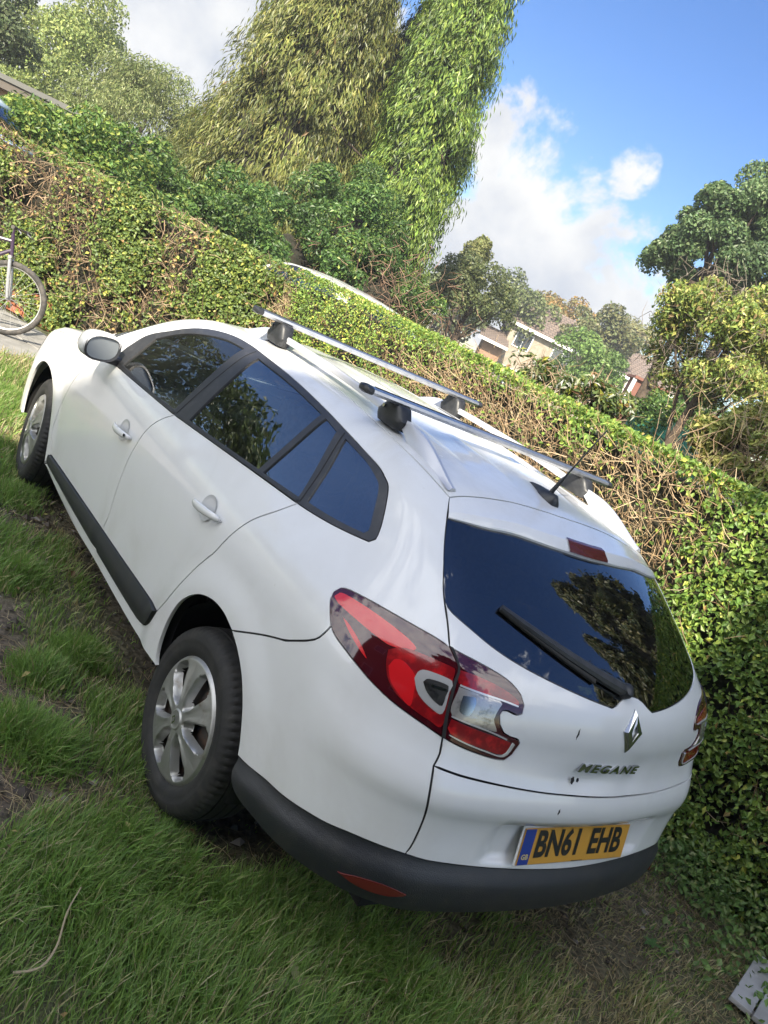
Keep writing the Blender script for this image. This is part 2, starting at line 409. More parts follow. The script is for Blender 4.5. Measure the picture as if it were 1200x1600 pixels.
def panel(name, mat, poly, holes=(), parent=None, off=0., gap=.0029, skirt=.014, mode='st', offfn=None, both=False, grid=.022, label=None, smooth_in=None):
    """a body panel: polygon in the (s,t) chart (or x,y for roof-like ones) laid on the surface, with turned-in edges. both=True adds the mirrored one"""
    poly = inset(poly, gap, mode == 'st') if gap else np.asarray(poly)
    holes = [inset(h, -gap, mode == 'st') if gap else np.asarray(h) for h in holes]
    v, f = triangulate(poly, holes, (grid, grid), .55 if mode == 'st' else 1.)
    P = G(v) if mode == 'st' else GV(v)
    nrm = grad(P)
    o = np.full(len(P), off) if offfn is None else offfn(v, P)
    P = P + nrm * o[:, None]
    if offfn is not None:      # normals from the displaced mesh
        fn = np.cross(P[f[:, 1]] - P[f[:, 0]], P[f[:, 2]] - P[f[:, 0]]); vn = np.zeros_like(P)
        for k in range(3): np.add.at(vn, f[:, k], fn)
        vn /= np.linalg.norm(vn, axis=1, keepdims=True) + 1e-12
        vn *= np.sign((vn * nrm).sum(1, keepdims=True)); n2 = vn
    else: n2 = nrm
    fn = np.cross(P[f[:, 1]] - P[f[:, 0]], P[f[:, 2]] - P[f[:, 0]])
    flip = (fn * nrm[f[:, 0]]).sum(1) < 0; f[flip] = f[flip][:, ::-1]
    bd = boundary(f); V = [P]; NN = [n2]; Fs = [f]
    if skirt and bd:
        bd = np.array(bd); a, b = bd[:, 0], bd[:, 1]; m = len(bd)
        d = P[b] - P[a]; d /= np.linalg.norm(d, axis=1, keepdims=True) + 1e-12
        on = np.cross(d, nrm[a])                # points out of the panel
        k = len(P)
        V.append(np.vstack([P[a], P[b], P[b] - nrm[b] * skirt - on * .001, P[a] - nrm[a] * skirt - on * .001]))
        mixn = on + nrm[a] * .5; mixn /= np.linalg.norm(mixn, axis=1, keepdims=True)
        NN.append(np.vstack([mixn, mixn, on, on]))
        i = np.arange(m) + k
        Fs += [np.c_[i + m, i, i + 2 * m], np.c_[i, i + 3 * m, i + 2 * m]]
    V = np.vstack(V); NN = np.vstack(NN); Fs = np.vstack(Fs)
    out = []
    for sgn in ((1, -1) if both else (1,)):
        W = V * [sgn, 1, 1]; n_ = NN * [sgn, 1, 1]; ff = Fs if sgn == 1 else Fs[:, ::-1]
        ob = mesh_obj(name, W, ff, mat, parent, True, normals=n_)
        if label: ob['label'] = label
        out.append(ob)
    return out
C0 = -.9 * math.pi / 2           # s of the tail's centre line
mir = lambda L_: [(2 * C0 - s, t) for s, t in L_][::-1]
R_ = lambda L_: L_[::-1]
trim_top = [(1.800, 1.012), (1.752, 1.083), (1.600, 1.141), (1.443, 1.193), (1.297, 1.227), (1.151, 1.247), (.990, 1.253), (.855, 1.252), (.589, 1.248), (.344, 1.240), (.101, 1.228), (-.159, 1.212), (-.269, 1.193), (-.325, 1.172), (-.394, 1.114), (-.424, 1.075), (-.411, 1.065)]
trim_bot = [(-.411, 1.065), (-.243, 1.054), (-.043, 1.043), (.433, 1.014), (.932, .984), (1.40, .966), (1.800, .952)]
tb = lambda a, b: [p for p in trim_bot if a <= p[0] <= b]
fglass = [[(1.660, .967), (1.3, .978), (.964, .994)], [(.964, .994), (.977, 1.230)], [(.977, 1.230), (1.168, 1.218), (1.423, 1.170), (1.560, 1.128), (1.650, 1.09)], [(1.650, 1.09), (1.660, .967)]]
rglass = [[(.811, 1.002), (.5, 1.02), (.237, 1.037)], [(.237, 1.037), (.246, 1.221)], [(.246, 1.221), (.528, 1.230), (.837, 1.232)], [(.837, 1.232), (.811, 1.002)]]
sglass = [[(.205, 1.038), (-.018, 1.054)], [(-.018, 1.054), (.117, 1.212)], [(.117, 1.212), (.212, 1.219)], [(.212, 1.219), (.205, 1.038)]]
qglass = [[(-.070, 1.059), (.056, 1.212)], [(.056, 1.212), (-.110, 1.203), (-.230, 1.184), (-.285, 1.165), (-.345, 1.115), (-.380, 1.082), (-.372, 1.074)], [(-.372, 1.074), (-.25, 1.067), (-.070, 1.059)]]
gapF = [(1.918, .940), (2.000, .918), (2.090, .86), (2.171, .748), (2.222, .615), (2.214, .475), (2.162, .362)]
gapM = [(.932, .984), (.987, .954), (1.033, .915), (1.068, .850), (1.084, .759), (1.088, .637), (1.086, .518), (1.109, .442)]
gapR = [(-.043, 1.043), (.001, 1.001), (.053, .955), (.108, .884), (.178, .782), (.235, .675), (.299, .553), (.337, .496)]
strip_top = [(2.162, .362), (1.9, .383), (1.5, .413), (1.109, .442), (.840, .460), (.581, .478), (.390, .490), (.337, .496)]
strip_bot = [(.337, .496), (.370, .430), (.429, .385), (.516, .366), (.741, .355), (1.087, .341), (1.587, .323), (1.987, .314), (2.150, .311)]
sill = [(2.215, .285), (2.066, .268), (1.591, .262), (1.116, .292), (.764, .305), (.471, .319), (.215, .347)]
archR = [(.215, .347), (.235, .388), (.240, .457), (.226, .546), (.187, .628), (.107, .699), (.010, .738), (-.080, .747), (-.163, .733)]
archR2 = [(-.163, .733), (-.230, .703), (-.290, .660), (-.343, .595), (-.385, .515), (-.402, .468)]
archF = [(2.215, .285), (2.235, .40), (2.290, .52), (2.385, .63), (2.52, .695), (2.66, .71), (2.79, .685), (2.89, .61), (2.955, .50), (2.985, .40), (2.985, .30)]
bseam = [(-.163, .733), (-.264, .790), (-.366, .843), (-.449, .879), (-.478, .897), (-.491, .921)]
lampU = [(-.491, .921), (-.466, .936), (-.443, .951), (-.437, .962), (-.446, .972), (-.474, .978), (-.544, .982), (-.610, .983), (-.671, .983), (-.731, .982), (-.772, .979)]
lampH = [[(-.772, .979), (-.850, .977), (-.913, .973), (-.953, .967), (-.984, .957), (-1.001, .945), (-1.003, .934), (-.991, .930), (-.962, .932), (-.949, .930)],
         [(-.949, .930), (-.945, .922), (-.957, .909), (-.977, .899), (-.998, .896)], [(-.998, .896), (-1.024, .895), (-1.032, .890), (-1.025, .871), (-1.011, .861)],
         [(-1.011, .861), (-.984, .860), (-.935, .862), (-.875, .866), (-.841, .869)]]
lampL = [(-.841, .869), (-.786, .875), (-.708, .882), (-.644, .891), (-.572, .904), (-.515, .914), (-.491, .921)]
hgap = [(-.539, 1.236), (-.579, 1.191), (-.630, 1.130), (-.665, 1.090), (-.694, 1.055), (-.718, 1.032), (-.745, 1.008), (-.764, .988), (-.772, .979)]
hgap2 = [(-.841, .869), (-.851, .844), (-.849, .813)]
bsplit = [(-.849, .813), (-.865, .745), (-.882, .669), (-.887, .591), (-.883, .555)]
hseam = [(-.849, .813), (-.882, .812), (-.999, .806), (-1.138, .801), (-1.264, .799), (C0, .797)]
blkA = [(-.402, .468), (-.507, .488), (-.637, .518), (-.700, .530), (-.760, .544), (-.833, .552), (-.883, .555)]
blkB = [(-.883, .555), (-.994, .549), (-1.127, .544), (-1.287, .540), (C0, .538)]
bbot = [(-.410, .440), (-.435, .400), (-.469, .382), (-.52, .374), (-.61, .378), (-.71, .382), (-.8, .382), (-.90, .388), (-1.05, .396), (-1.2, .400), (C0, .402)]
ditch = [(-.539, 1.236), (-.383, 1.262), (-.181, 1.286), (.087, 1.304), (.351, 1.318), (.826, 1.335), (1.20, 1.335), (1.45, 1.318), (1.56, 1.295)]
apil = [(1.56, 1.295), (1.66, 1.225), (1.80, 1.14), (1.95, 1.045), (2.06, .975), (2.12, .937)]
ftop = [(2.12, .937), (2.30, .925), (2.60, .895), (2.85, .865), (3.05, .83)]
glb = [(-.715, 1.036), (-.744, 1.027), (-.800, 1.018), (-.879, 1.006), (-.968, .997), (-1.108, .988), (-1.221, .981), (-1.290, .977)]
glb2 = [(-1.290, .977), (-1.315, .976), (-1.335, .981), (-1.358, .990), (-1.385, .996), (C0, .998)]
spob = [(-.585, 1.188), (-.719, 1.219), (-.901, 1.258), (-1.186, 1.282), (C0, 1.287)]
spot = [(-.539, 1.236), (-.601, 1.276), (-.717, 1.325), (-.890, 1.372), (-1.15, 1.405), (C0, 1.414)]
def make_estate():
    car = thing('estate_car', 'white estate car with silver roof bars parked nose up on the grass, dented tailgate', 'car', (0, 0, 0))
    # ---- painted panels
    side_out = outline(sill, archR, bseam, lampU, R_(hgap), ditch, apil, [(2.12, .937), (2.04, .945), (1.918, .940)],
                       [(1.918, .940), (1.800, .952)], [(1.800, .952), (1.800, 1.012)], trim_top, tb(-.42, -.04), gapR, strip_bot, [(2.150, .311), (2.215, .285)])
    panel('body_side', white, side_out, parent=car, both=True)
    panel('front_door', white, outline(R_(tb(.93, 1.81)), gapM, R_([p for p in strip_top if p[0] >= 1.1]), R_(gapF), [(1.918, .940), (1.800, .952)]), parent=car, both=True)
    fd = [o for o in car.children if o.name.startswith('front_door')]
    panel('rear_door', white, outline(R_(tb(-.05, .94)), gapR, R_([p for p in strip_top if p[0] <= 1.11]), R_(gapM)), parent=car, both=True)
    rd = [o for o in car.children if o.name.startswith('rear_door')]
    fender = outline(gapF, [(2.162, .362), (2.215, .285)], archF, [(2.985, .30), (3.08, .30)], [(3.08, .30), (3.12, .62)], [(3.12, .62), (3.05, .66), (2.98, .74), (2.90, .845), (2.92, .855)],
                     [(2.92, .855), (2.85, .865), (2.60, .895), (2.30, .925), (2.12, .937)], [(2.12, .937), (2.04, .945), (1.918, .940)])
    panel('front_wing', white, fender, parent=car, both=True)
    panel('headlight', g_dark, outline([(3.12, .62), (3.05, .66), (2.98, .74), (2.90, .845)], [(2.90, .845), (3.05, .825), (3.3, .78), (3.50, .72)], [(3.50, .72), (3.45, .65), (3.12, .62)]), parent=car, both=True)
    fb = [(3.12, .62), (3.45, .65), (3.50, .70)]
    CF = (YF - YA) + .9 * math.pi / 2; mf = lambda L_: [(2 * CF - s, t) for s, t in L_][::-1]
    panel('front_bumper', white, outline([(3.08, .30), (3.12, .62)], fb, [(3.50, .70), (3.9, .74), (CF, .75)], mf([(3.50, .70), (3.9, .74), (CF, .75)]), mf(fb), mf([(3.08, .30), (3.12, .62)]), [(2 * CF - 3.08, .30), (CF, .22), (3.08, .30)], step=.03), parent=car, grid=.04)
    # roof-like panels (plan view)
    def xy(st): return [tuple(p[:2]) for p in G(np.array(cat(st, .03)))]
    def sym(a): return [(-x, y) for x, y in a][::-1]
    ft = xy(ftop); dt = xy(ditch); ap = xy(apil)
    sp = xy(spot); gap_ = lambda a: a
    hood = ft + [(-.45, 3.40), (0, 3.46)]; hood = hood + sym(hood)[1:]
    panel('bonnet', white, outline(hood + [(.5, 2.18), (0, 2.34), (-.5, 2.18), hood[0]], step=.03), parent=car, mode='xy', grid=.04)
    ws = [(ap[-1][0] + .0, ap[-1][1])] + ap[::-1][1:]
    wsp = [(-.5, 2.20), *ap[::-1]]; wsp = wsp + [(0, 1.70)] + sym(wsp) + [(0, 2.36)]
    panel('windscreen', g_side, np.array(wsp), parent=car, mode='xy', grid=.04, gap=.004)
    rf = dt[::-1][::-1]
    left = dt[::-1]                       # front to rear
    roofp = outline(left, sp, sym(sp), sym(left), [sym(left)[-1], (0, 1.66), left[0]], step=.02)
    panel('roof', white, roofp, parent=car, mode='xy', grid=.03)
    # ---- tail
    panel('bumper_corner', white, outline(bseam, R_(lampL), hgap2, bsplit, R_(blkA), R_(archR2)), parent=car, both=True)
    hs = hseam + mir(hseam)[1:]; bl = blkB + mir(blkB)[1:]
    rb = panel('rear_bumper', white, outline(hs, mir(bsplit)[::-1] if False else [(2 * C0 - s, t) for s, t in bsplit], R_(bl), R_(bsplit)), parent=car)[0]
    blk = blkA + bl[1:] + [(2 * C0 - s, t) for s, t in R_(blkA)][1:]
    bb = bbot + mir(bbot)[1:]
    tcf = crv([-.9, -.7, -.4], [.49, .47, .42])
    def lowoff(v, P):
        u = np.abs(v[:, 0] - C0); s_ = C0 + u
        top = np.where(s_ < -.883, .545, .55 - .085 * np.clip((s_ + .883) / .48, 0, 1))
        d = top - v[:, 1]
        return -.004 + .020 * sst(0, .05, d) - .012 * sst(.06, .16, d)
    lb = panel('lower_bumper', cladding, outline(blk, [(2 * C0 - s, t) for s, t in (blkA[0], bbot[0])], R_(bb), [bbot[0], blkA[0]]), parent=car, skirt=.05, offfn=lowoff, grid=.016)[0]
    refl = [(-.767, .435), (-.813, .455), (-.874, .463), (-.925, .452), (-.903, .437), (-.872, .428), (-.824, .424), (-.788, .429), (-.767, .435)]
    panel('rear_reflector', lamp_dred, outline(refl), parent=lb, off=.017, grid=.01, both=True)
    for s_, t_ in ((-.841, .487), (2 * C0 + .841, .487), (-1.20, .478), (2 * C0 + 1.20, .478)):
        p = G([(s_, t_)]); n = grad(p)[0]; p = p[0] + n * .012; ex = np.cross(n, (0, 0, 1)); ex /= np.linalg.norm(ex)
        mb = MB(); mb.lathe([(.0115, -.006), (.0115, .001), (.010, .002), (.0085, .0005), (.0, .0008)], 20, (p, ex, np.cross(n, ex), n)); mb.build('parking_sensor', sensorm, lb)
    # tailgate with the glass opening above it
    g_all = glb + glb2[1:] + mir(glb + glb2[1:])[1:]
    hlow = [(-.715, 1.036), (-.745, 1.008), (-.764, .988), (-.772, .979)]
    half = [hlow] + lampH + [hgap2]
    segs = [*half, hs] + [[(2 * C0 - s, t) for s, t in R_(sg)] for sg in R_(half)] + [R_(g_all)]
    def dent(v, P):
        x, z = P[:, 0], P[:, 2]
        return -.016 * np.exp(-((x + .10) / .11) ** 2 - ((z - .845) / .03) ** 2) - .009 * np.exp(-((x - .12) / .05) ** 2 - ((z - .86) / .05) ** 2)
    tg = panel('tailgate', white, outline(*segs), parent=car, offfn=dent, grid=.015)[0]
    gup = [(-.585, 1.188), (-.630, 1.130), (-.665, 1.090), (-.694, 1.055), (-.715, 1.036)]
    stop_ = [(-.585, 1.200), (-.719, 1.231), (-.901, 1.270), (-1.186, 1.294), (C0, 1.299)]
    rgw = panel('rear_window', g_rear, outline([stop_[0]] + gup, g_all, [(2 * C0 - s, t) for s, t in R_([stop_[0]] + gup)], R_(stop_ + mir(stop_)[1:])), parent=car, off=-.002, gap=.001)[0]
    # spoiler: from the roof seam out to the lip, lip face, and back under
    k = 61; A = np.array(cat(spot, .004)); B = np.array(cat(spob, .004))
    def res(a, n): return a[np.linspace(0, len(a) - 1, n).astype(int)]
    A, B = res(A, 31), res(B, 31)
    def fullw(a): return np.vstack([a, (np.array([2 * C0, 0]) + a * [-1, 1])[::-1][1:]])
    A, B = fullw(A), fullw(B); rows = []
    u = np.linspace(-1, 1, k); edge = 1 - np.abs(u) ** 8 * .7
    for fr, of in ((.012, -.001), (.25, .002), (.5, .006), (.72, .012), (.80, .016), (.83, .0165), (.86, .0145), (1.02, .010), (1.05, .006), (1.06, -.012)):
        st = A * (1 - fr) + B * fr; p = G(st); n = grad(p); rows.append(p + n * (of * edge)[:, None] if of > 0 else p + n * of)
    V = np.vstack(rows); nr = len(rows)
    Fq = [(r * k + i, r * k + i + 1, (r + 1) * k + i + 1, (r + 1) * k + i) for r in range(nr - 1) for i in range(k - 1)]
    sp_ = mesh_obj('roof_spoiler', V, np.array(Fq)[:, ::-1], white, car); sp_.data.set_sharp_from_angle(angle=math.radians(30))
    # high brake light set into the spoiler's lip
    R3 = np.array(rows).reshape(nr, k, 3); cen = (k - 1) // 2
    i0, i1 = cen - 6, cen + 7
    V = []; 
    for r in (3, 4, 5, 6, 7, 8):
        for i in range(i0, i1 + 1):
            p = R3[r, i]; n = grad(p[None])[0]; V.append(p + n * .003 + np.array([0, -.0015, 0]))
    m_ = i1 - i0 + 1
    mesh_obj('high_brake_light', V, [(r * m_ + i, (r + 1) * m_ + i, (r + 1) * m_ + i + 1, r * m_ + i + 1) for r in range(5) for i in range(m_ - 1)], lamp_dred, sp_)
    # ---- black window surround and panes
    holes = [outline(*g) for g in (fglass, rglass, sglass, qglass)]
    panel('window_surround', trimm, outline(trim_top, tb(-.42, 1.9), [(1.800, .952), (1.800, 1.012)]), holes, car, off=.002, both=True, gap=.001, grid=.02)
    panel('door_window', g_side, outline(*fglass), parent=car, off=-.004, gap=-.003, skirt=0, both=True)
    panel('door_window', g_dark2, outline(*rglass), parent=car, off=-.004, gap=-.003, skirt=0, both=True)
    panel('small_window', g_dark, outline(*sglass), parent=car, off=-.004, gap=-.003, skirt=0, both=True)
    panel('quarter_window', g_dark, outline(*qglass), parent=car, off=-.003, gap=-.003, skirt=0, both=True)
    # belt seal, pillar seam, mirror sail
    def ribbon(name, pts, w_, mat, parent, off, both=True):
        p = np.array(cat(pts, .015)); P = G(p); n = grad(P)
        d = np.gradient(P, axis=0); d /= np.linalg.norm(d, axis=1, keepdims=True); sdir = np.cross(n, d)
        V = np.vstack([P + n * off + sdir * w_ / 2, P + n * (off + (.001 if off > 0 else 0)), P + n * off - sdir * w_ / 2]); m = len(P)
        Fq = [(i, i + 1, m + i + 1, m + i) for i in range(m - 1)] + [(m + i, m + i + 1, 2 * m + i + 1, 2 * m + i) for i in range(m - 1)]
        for sg in ((1, -1) if both else (1,)): mesh_obj(name, V * [sg, 1, 1], Fq, mat, parent)
    ribbon('belt_seal', [(1.76, .966), (1.3, .975), (.94, .988)], .010, plastic, car, .005)
    ribbon('belt_seal', [(.90, .990), (.433, 1.018), (-.035, 1.047)], .010, plastic, car, .005)
    ribbon('pillar_seam', [(.925, .990), (.905, 1.245)], .005, dark, car, .003)
    ribbon('pillar_seam', [(-.045, 1.048), (.085, 1.222)], .005, dark, car, .003)
    for nm, pts in (('door_seal', gapM), ('door_seal', gapR), ('door_seal', gapF), ('panel_seal', bseam), ('tailgate_seal', hgap), ('tailgate_seal', hgap2 + bsplit[1:]),
                    ('roof_seal', ditch), ('door_seal', strip_top), ('door_seal', strip_bot)):
        ribbon(nm, pts, .04, dark, car, -.005)
    for nm, pts in (('tailgate_seal', hs), ('bumper_seal', blk), ('tailgate_seal', spot + mir(spot)[1:]), ('window_seal', g_all)):
        ribbon(nm, pts, .05 if nm == 'tailgate_seal' else .026, dark, car, -.024 if nm == 'tailgate_seal' else -.008, both=False)
    # lining inside the doors and under the roof
    panel('door_lining', dark, outline(sill, archR, bseam, [(-.491, .921), (-.5, 1.04)], [(-.5, 1.04), (-.043, 1.03), (.9, .97), (1.9, .93)], [(1.9, .93), (2.2, .80), (2.2, .30)], step=.03), parent=car, off=-.045, skirt=0, gap=0, both=True, grid=.05)
    panel('headlining', dark, np.array(dt[::-1] + sym(dt[::-1])), parent=car, mode='xy', off=-.035, skirt=0, gap=0, grid=.06)
    # ---- door mouldings
    def mould(lo, hi):
        def f(v, P):
            tm = (np.interp(v[:, 0], [p[0] for p in R_(strip_top)], [p[1] for p in R_(strip_top)]) + np.interp(v[:, 0], [p[0] for p in strip_bot], [p[1] for p in strip_bot])) / 2
            return .013 - .016 * np.clip(np.abs(v[:, 1] - tm) / .06, 0, 1) ** 1.4 + .006 * sst(lo - .0, lo + .1, v[:, 0])
        return f
    st1 = [p for p in strip_top if p[0] >= 1.1]; sb1 = [p for p in strip_bot if p[0] >= 1.08]
    panel('door_moulding', cladding, outline(st1, [(1.109, .442), (1.087, .341)], sb1, [(2.150, .311), (2.162, .362)]), parent=car, offfn=mould(1.1, 2), both=True, skirt=.02)
    st2 = [p for p in strip_top if p[0] <= 1.11]; sb2 = [p for p in strip_bot if p[0] <= 1.09]
    panel('door_moulding', cladding, outline(st2, sb2, [(1.087, .341), (1.109, .442)]), parent=car, offfn=mould(.3, 1), both=True, skirt=.02)
    # ---- tail lamps
    lamp = outline(lampU, *lampH, lampL)
    lobs = panel('tail_lamp', lamp_smoke, lamp, parent=car, off=.003, gap=.0012, both=True, grid=.012)
    def lens(name, mat, pts, off, closed=True, gap=0):
        for o in panel(name, mat, outline(pts + [pts[0]], step=.006), parent=None, off=off, gap=gap, skirt=.004, both=True, grid=.01):
            o.parent = lobs[0] if (np.array(o.data.vertices[0].co)[0] < 0) else lobs[1]
    lens('upper_lens', lamp_red, [(-.449, .957), (-.456, .966), (-.488, .970), (-.559, .971), (-.627, .968), (-.678, .963), (-.702, .957), (-.688, .951), (-.646, .944), (-.606, .945), (-.541, .949), (-.472, .953)], .0042)
    lens('side_marker', lamp_red, [(-.508, .941), (-.533, .938), (-.574, .928), (-.612, .913), (-.578, .920), (-.538, .931)], .0042)
    lens('brake_lens', lamp_mid, [(-.646, .938), (-.667, .948), (-.704, .954), (-.784, .957), (-.803, .955), (-.807, .940), (-.828, .884), (-.796, .882), (-.718, .891), (-.678, .904), (-.656, .922)], .0046)
    lens('reflector_lens', lamp_red, [(-.664, .920), (-.668, .931), (-.690, .935), (-.728, .925), (-.740, .906), (-.746, .888), (-.718, .893), (-.684, .904)], .0054)
    lens('chrome_ring', ringm, [(-.727, .923), (-.728, .932), (-.745, .939), (-.806, .941), (-.810, .927), (-.816, .898), (-.788, .898), (-.750, .907)], .0062)
    lens('indicator_lens', lamp_clear_d, [(-.748, .924), (-.752, .929), (-.766, .932), (-.803, .933), (-.806, .920), (-.808, .907), (-.792, .907), (-.766, .914)], .0072)
    lens('indicator_bulb', chrome, [(-.766, .926), (-.800, .929), (-.803, .926), (-.770, .923)], .0082)
    lens('fog_lens', lamp_mid, [(-.815, .958), (-.857, .960), (-.920, .958), (-.972, .951), (-.984, .943), (-.930, .944), (-.822, .942)], .0046)
    lens('reverse_lens', lamp_clear, [(-.826, .938), (-.880, .940), (-.931, .941), (-.940, .938), (-.936, .930), (-.934, .915), (-.946, .906), (-.955, .900), (-.929, .899), (-.837, .901)], .0050)
    lens('reverse_bulb', chromed, [(-.842, .930), (-.872, .933), (-.878, .920), (-.872, .908), (-.848, .910)], .0060)
    lens('chrome_edge', ringm, [(-.826, .9415), (-.931, .9435), (-.984, .9425), (-.984, .9405), (-.931, .9412), (-.826, .9390)], .0066)
    lens('chrome_edge', ringm, [(-.837, .9005), (-.930, .8985), (-.990, .8935), (-.990, .8915), (-.930, .8965), (-.837, .8985)], .0066)
    lens('lower_lens', lamp_mid, [(-.840, .896), (-.931, .893), (-1.004, .889), (-1.010, .884), (-.998, .869), (-.944, .870), (-.851, .877)], .0046)
    lens('chrome_edge', ringm, [(-1.010, .890), (-1.018, .888), (-1.004, .866), (-.944, .867), (-.851, .874), (-.851, .8755), (-.944, .8690), (-.998, .868)], .0060)
    lens('lamp_joint', dark, [(-.770, .980), (-.779, .980), (-.812, .960), (-.817, .940), (-.829, .901), (-.846, .868), (-.838, .868), (-.822, .900), (-.810, .940), (-.806, .960)], .0068)
    # ---- emblem and lettering on the tailgate
    ec = (-1.418, .9415)
    def surf_mesh(name, mat, V2, Fs, ctr, sc, off, th, parent, shear=0.):
        """flat shape V2 (metres) laid on the car's skin round chart point ctr, thickness th"""
        V2 = np.array(V2, float); c3 = G([ctr])[0]; n = grad(c3[None])[0]; ex = np.cross((0, 0, 1.), n); ex /= np.linalg.norm(ex); ex = -ex if ex[0] < 0 else ex
        ey = np.cross(n, ex); ey = ey if ey[2] > 0 else -ey
        P = c3 + V2[:, :1] * ex * sc[0] + (V2[:, 1:2] * ey) * sc[1] + V2[:, 1:2] * shear * ex
        # drop on the skin along -n
        hp = march(P - n * .5, np.tile(n, (len(P), 1)), .62, 50, .3)
        top = hp + n * (off + (V2[:, 2:3] if V2.shape[1] > 2 else 0)); botm = hp + n * -.004
        k = len(top); e = {}
        for f in Fs:
            for i in range(len(f)): e[(f[i], f[(i + 1) % len(f)])] = 1
        side_ = [(a, a + k, b + k, b) for (a, b) in e if (b, a) not in e]
        fn = np.cross(top[Fs[0][1]] - top[Fs[0][0]], top[Fs[0][2]] - top[Fs[0][0]])
        Fa = [tuple(f) for f in Fs] + side_
        if fn @ n < 0: Fa = [f[::-1] for f in Fa]
        return mesh_obj(name, np.vstack([top, botm]), Fa, mat, parent, smooth=False)
    w_, h_, q = .047, .066, .5
    V2 = [(0, h_, 0), (w_, 0, 0), (0, -h_, 0), (-w_, 0, 0), (0, h_ * .80, .007), (w_ * .76, 0, .007), (0, -h_ * .80, .007), (-w_ * .76, 0, .007),
          (0, h_ * .42, .007), (w_ * .36, 0, .007), (0, -h_ * .42, .007), (-w_ * .36, 0, .007), (0, h_ * .36, -.001), (w_ * .30, 0, -.001), (0, -h_ * .36, -.001), (-w_ * .30, 0, -.001)]
    Fs = []
    for a in (0, 4, 8): Fs += [(a + i, a + (i + 1) % 4, a + 4 + (i + 1) % 4, a + 4 + i) for i in range(4)]
    surf_mesh('diamond_emblem', chromed, V2, Fs, ec, (1, 1), .004, .0, tg)
    def textmesh(s, size, bold=.0, sx=1., space=1.):
        cu = bpy.data.curves.new('t', 'FONT'); cu.body = s; cu.size = size; cu.align_x = 'CENTER'; cu.align_y = 'CENTER'; cu.offset = bold; cu.space_character = space; cu.resolution_u = 4
        ob = bpy.data.objects.new('t', cu); COL.objects.link(ob); bpy.context.view_layer.update()
        me = bpy.data.meshes.new_from_object(ob); V = [(v.co.x * sx, v.co.y) for v in me.vertices]; Fc = [tuple(p.vertices) for p in me.polygons]
        bpy.data.objects.remove(ob); bpy.data.curves.remove(cu); bpy.data.meshes.remove(me); return V, Fc
    V2, Fs = textmesh('MEGANE', .036, .0012, 1.75, 1.25)
    surf_mesh('model_lettering', chromed, V2, Fs, (-1.398, .868), (1, 1), .004, .003, tg, shear=.35)
    # scrape marks on the tailgate
    for (s_, t_, w1, h1) in ((-1.262, .840, .005, .009), (-1.282, .842, .003, .005), (-1.20, .925, .003, .014), (-1.243, .752, .003, .008)):
        V2 = [(w1 * math.cos(a) * (1 + .4 * math.sin(3 * a + s_ * 9)), h1 * math.sin(a) * (1 + .3 * math.cos(5 * a))) for a in np.linspace(0, 2 * math.pi, 14, endpoint=False)]
        surf_mesh('paint_scrape', dark, V2, [tuple(range(14))], (s_, t_), (1, 1), .0008, 0, tg)
    # ---- number plate
    pc = np.array([0, -.942, .623]); ex = np.array([1., 0, 0]); pn = np.array([0, -.965, .26]); pn /= np.linalg.norm(pn); ey = np.cross(pn, ex); ey *= np.sign(ey[2])
    X = (pc, ex, ey, pn)
    mb = MB(); mb.box((-.26, -.0555, -.004), (.26, .0555, 0), X); npl = mb.build('number_plate', plate_y, car, smooth=False, bevel=.002)
    mb = MB(); mb.box((-.258, -.0535, .0002), (-.212, .0535, .0012), X); mb.build('blue_band', plate_b, npl, smooth=False)
    def flat_text(name, s, size, cx, cy, bold, sx, mat, z, space=1., sy=1.):
        V2, Fs = textmesh(s, size, bold, sx, space); V2 = np.array(V2) * [1, sy]
        P = pc + (V2[:, :1] + cx) * ex + (V2[:, 1:] + cy) * ey + pn * z
        fn = np.cross(P[Fs[0][1]] - P[Fs[0][0]], P[Fs[0][2]] - P[Fs[0][0]])
        if fn @ pn < 0: Fs = [f[::-1] for f in Fs]
        mesh_obj(name, P, Fs, mat, npl, smooth=False)
    flat_text('plate_characters', 'BN61', .100, -.0895, .0035, .0032, .93, plate_k, .0016, 1.02, 1.12); flat_text('plate_characters', 'EHB', .100, .142, .0035, .0032, .93, plate_k, .0016, 1.02, 1.12)
    flat_text('country_letters', 'GB', .022, -.235, -.030, .0005, 1.05, plate_y2, .0020)
    flat_text('maker_line', '................', .016, .02, -.048, .0005, 1.0, plate_k, .0016)
    mb = MB(); mb.box((-.266, -.060, -.010), (.266, .060, -.0045), X); mb.build('plate_backing', white, car, smooth=False, bevel=.003)
    # ---- rear wiper
    pv = np.array(cat([(-1.372, 1.003), (-1.30, 1.012), (-1.15, 1.032), (-1.0, 1.052), (-.872, 1.068)], .02)); P = G(pv); n = grad(P); m = len(P)
    d = np.gradient(P, axis=0); d /= np.linalg.norm(d, axis=1, keepdims=True); sdv = np.cross(n, d)
    fr = np.linspace(0, 1, m); wd = .020 * (1 - fr) + .010 * fr; wd[0] = .012
    V = []; sec = [(-1, .004), (-1, .018), (-.5, .026), (.5, .026), (1, .018), (1, .004)]
    for i in range(m):
        for a, b in sec: V.append(P[i] + sdv[i] * wd[i] * a + n[i] * b * (1 - .35 * fr[i]))
    Fq = [(i * 6 + j, i * 6 + (j + 1) % 6, (i + 1) * 6 + (j + 1) % 6, (i + 1) * 6 + j) for i in range(m - 1) for j in range(6)] + [tuple(range(6)), tuple(range((m - 1) * 6, m * 6))[::-1]]
    wob = mesh_obj('rear_wiper', V, Fq, plastic, car); wob.data.set_sharp_from_angle(angle=.6)
    V = []
    bladef = [p for p in zip(P, n, sdv, fr) if p[3] > .25]
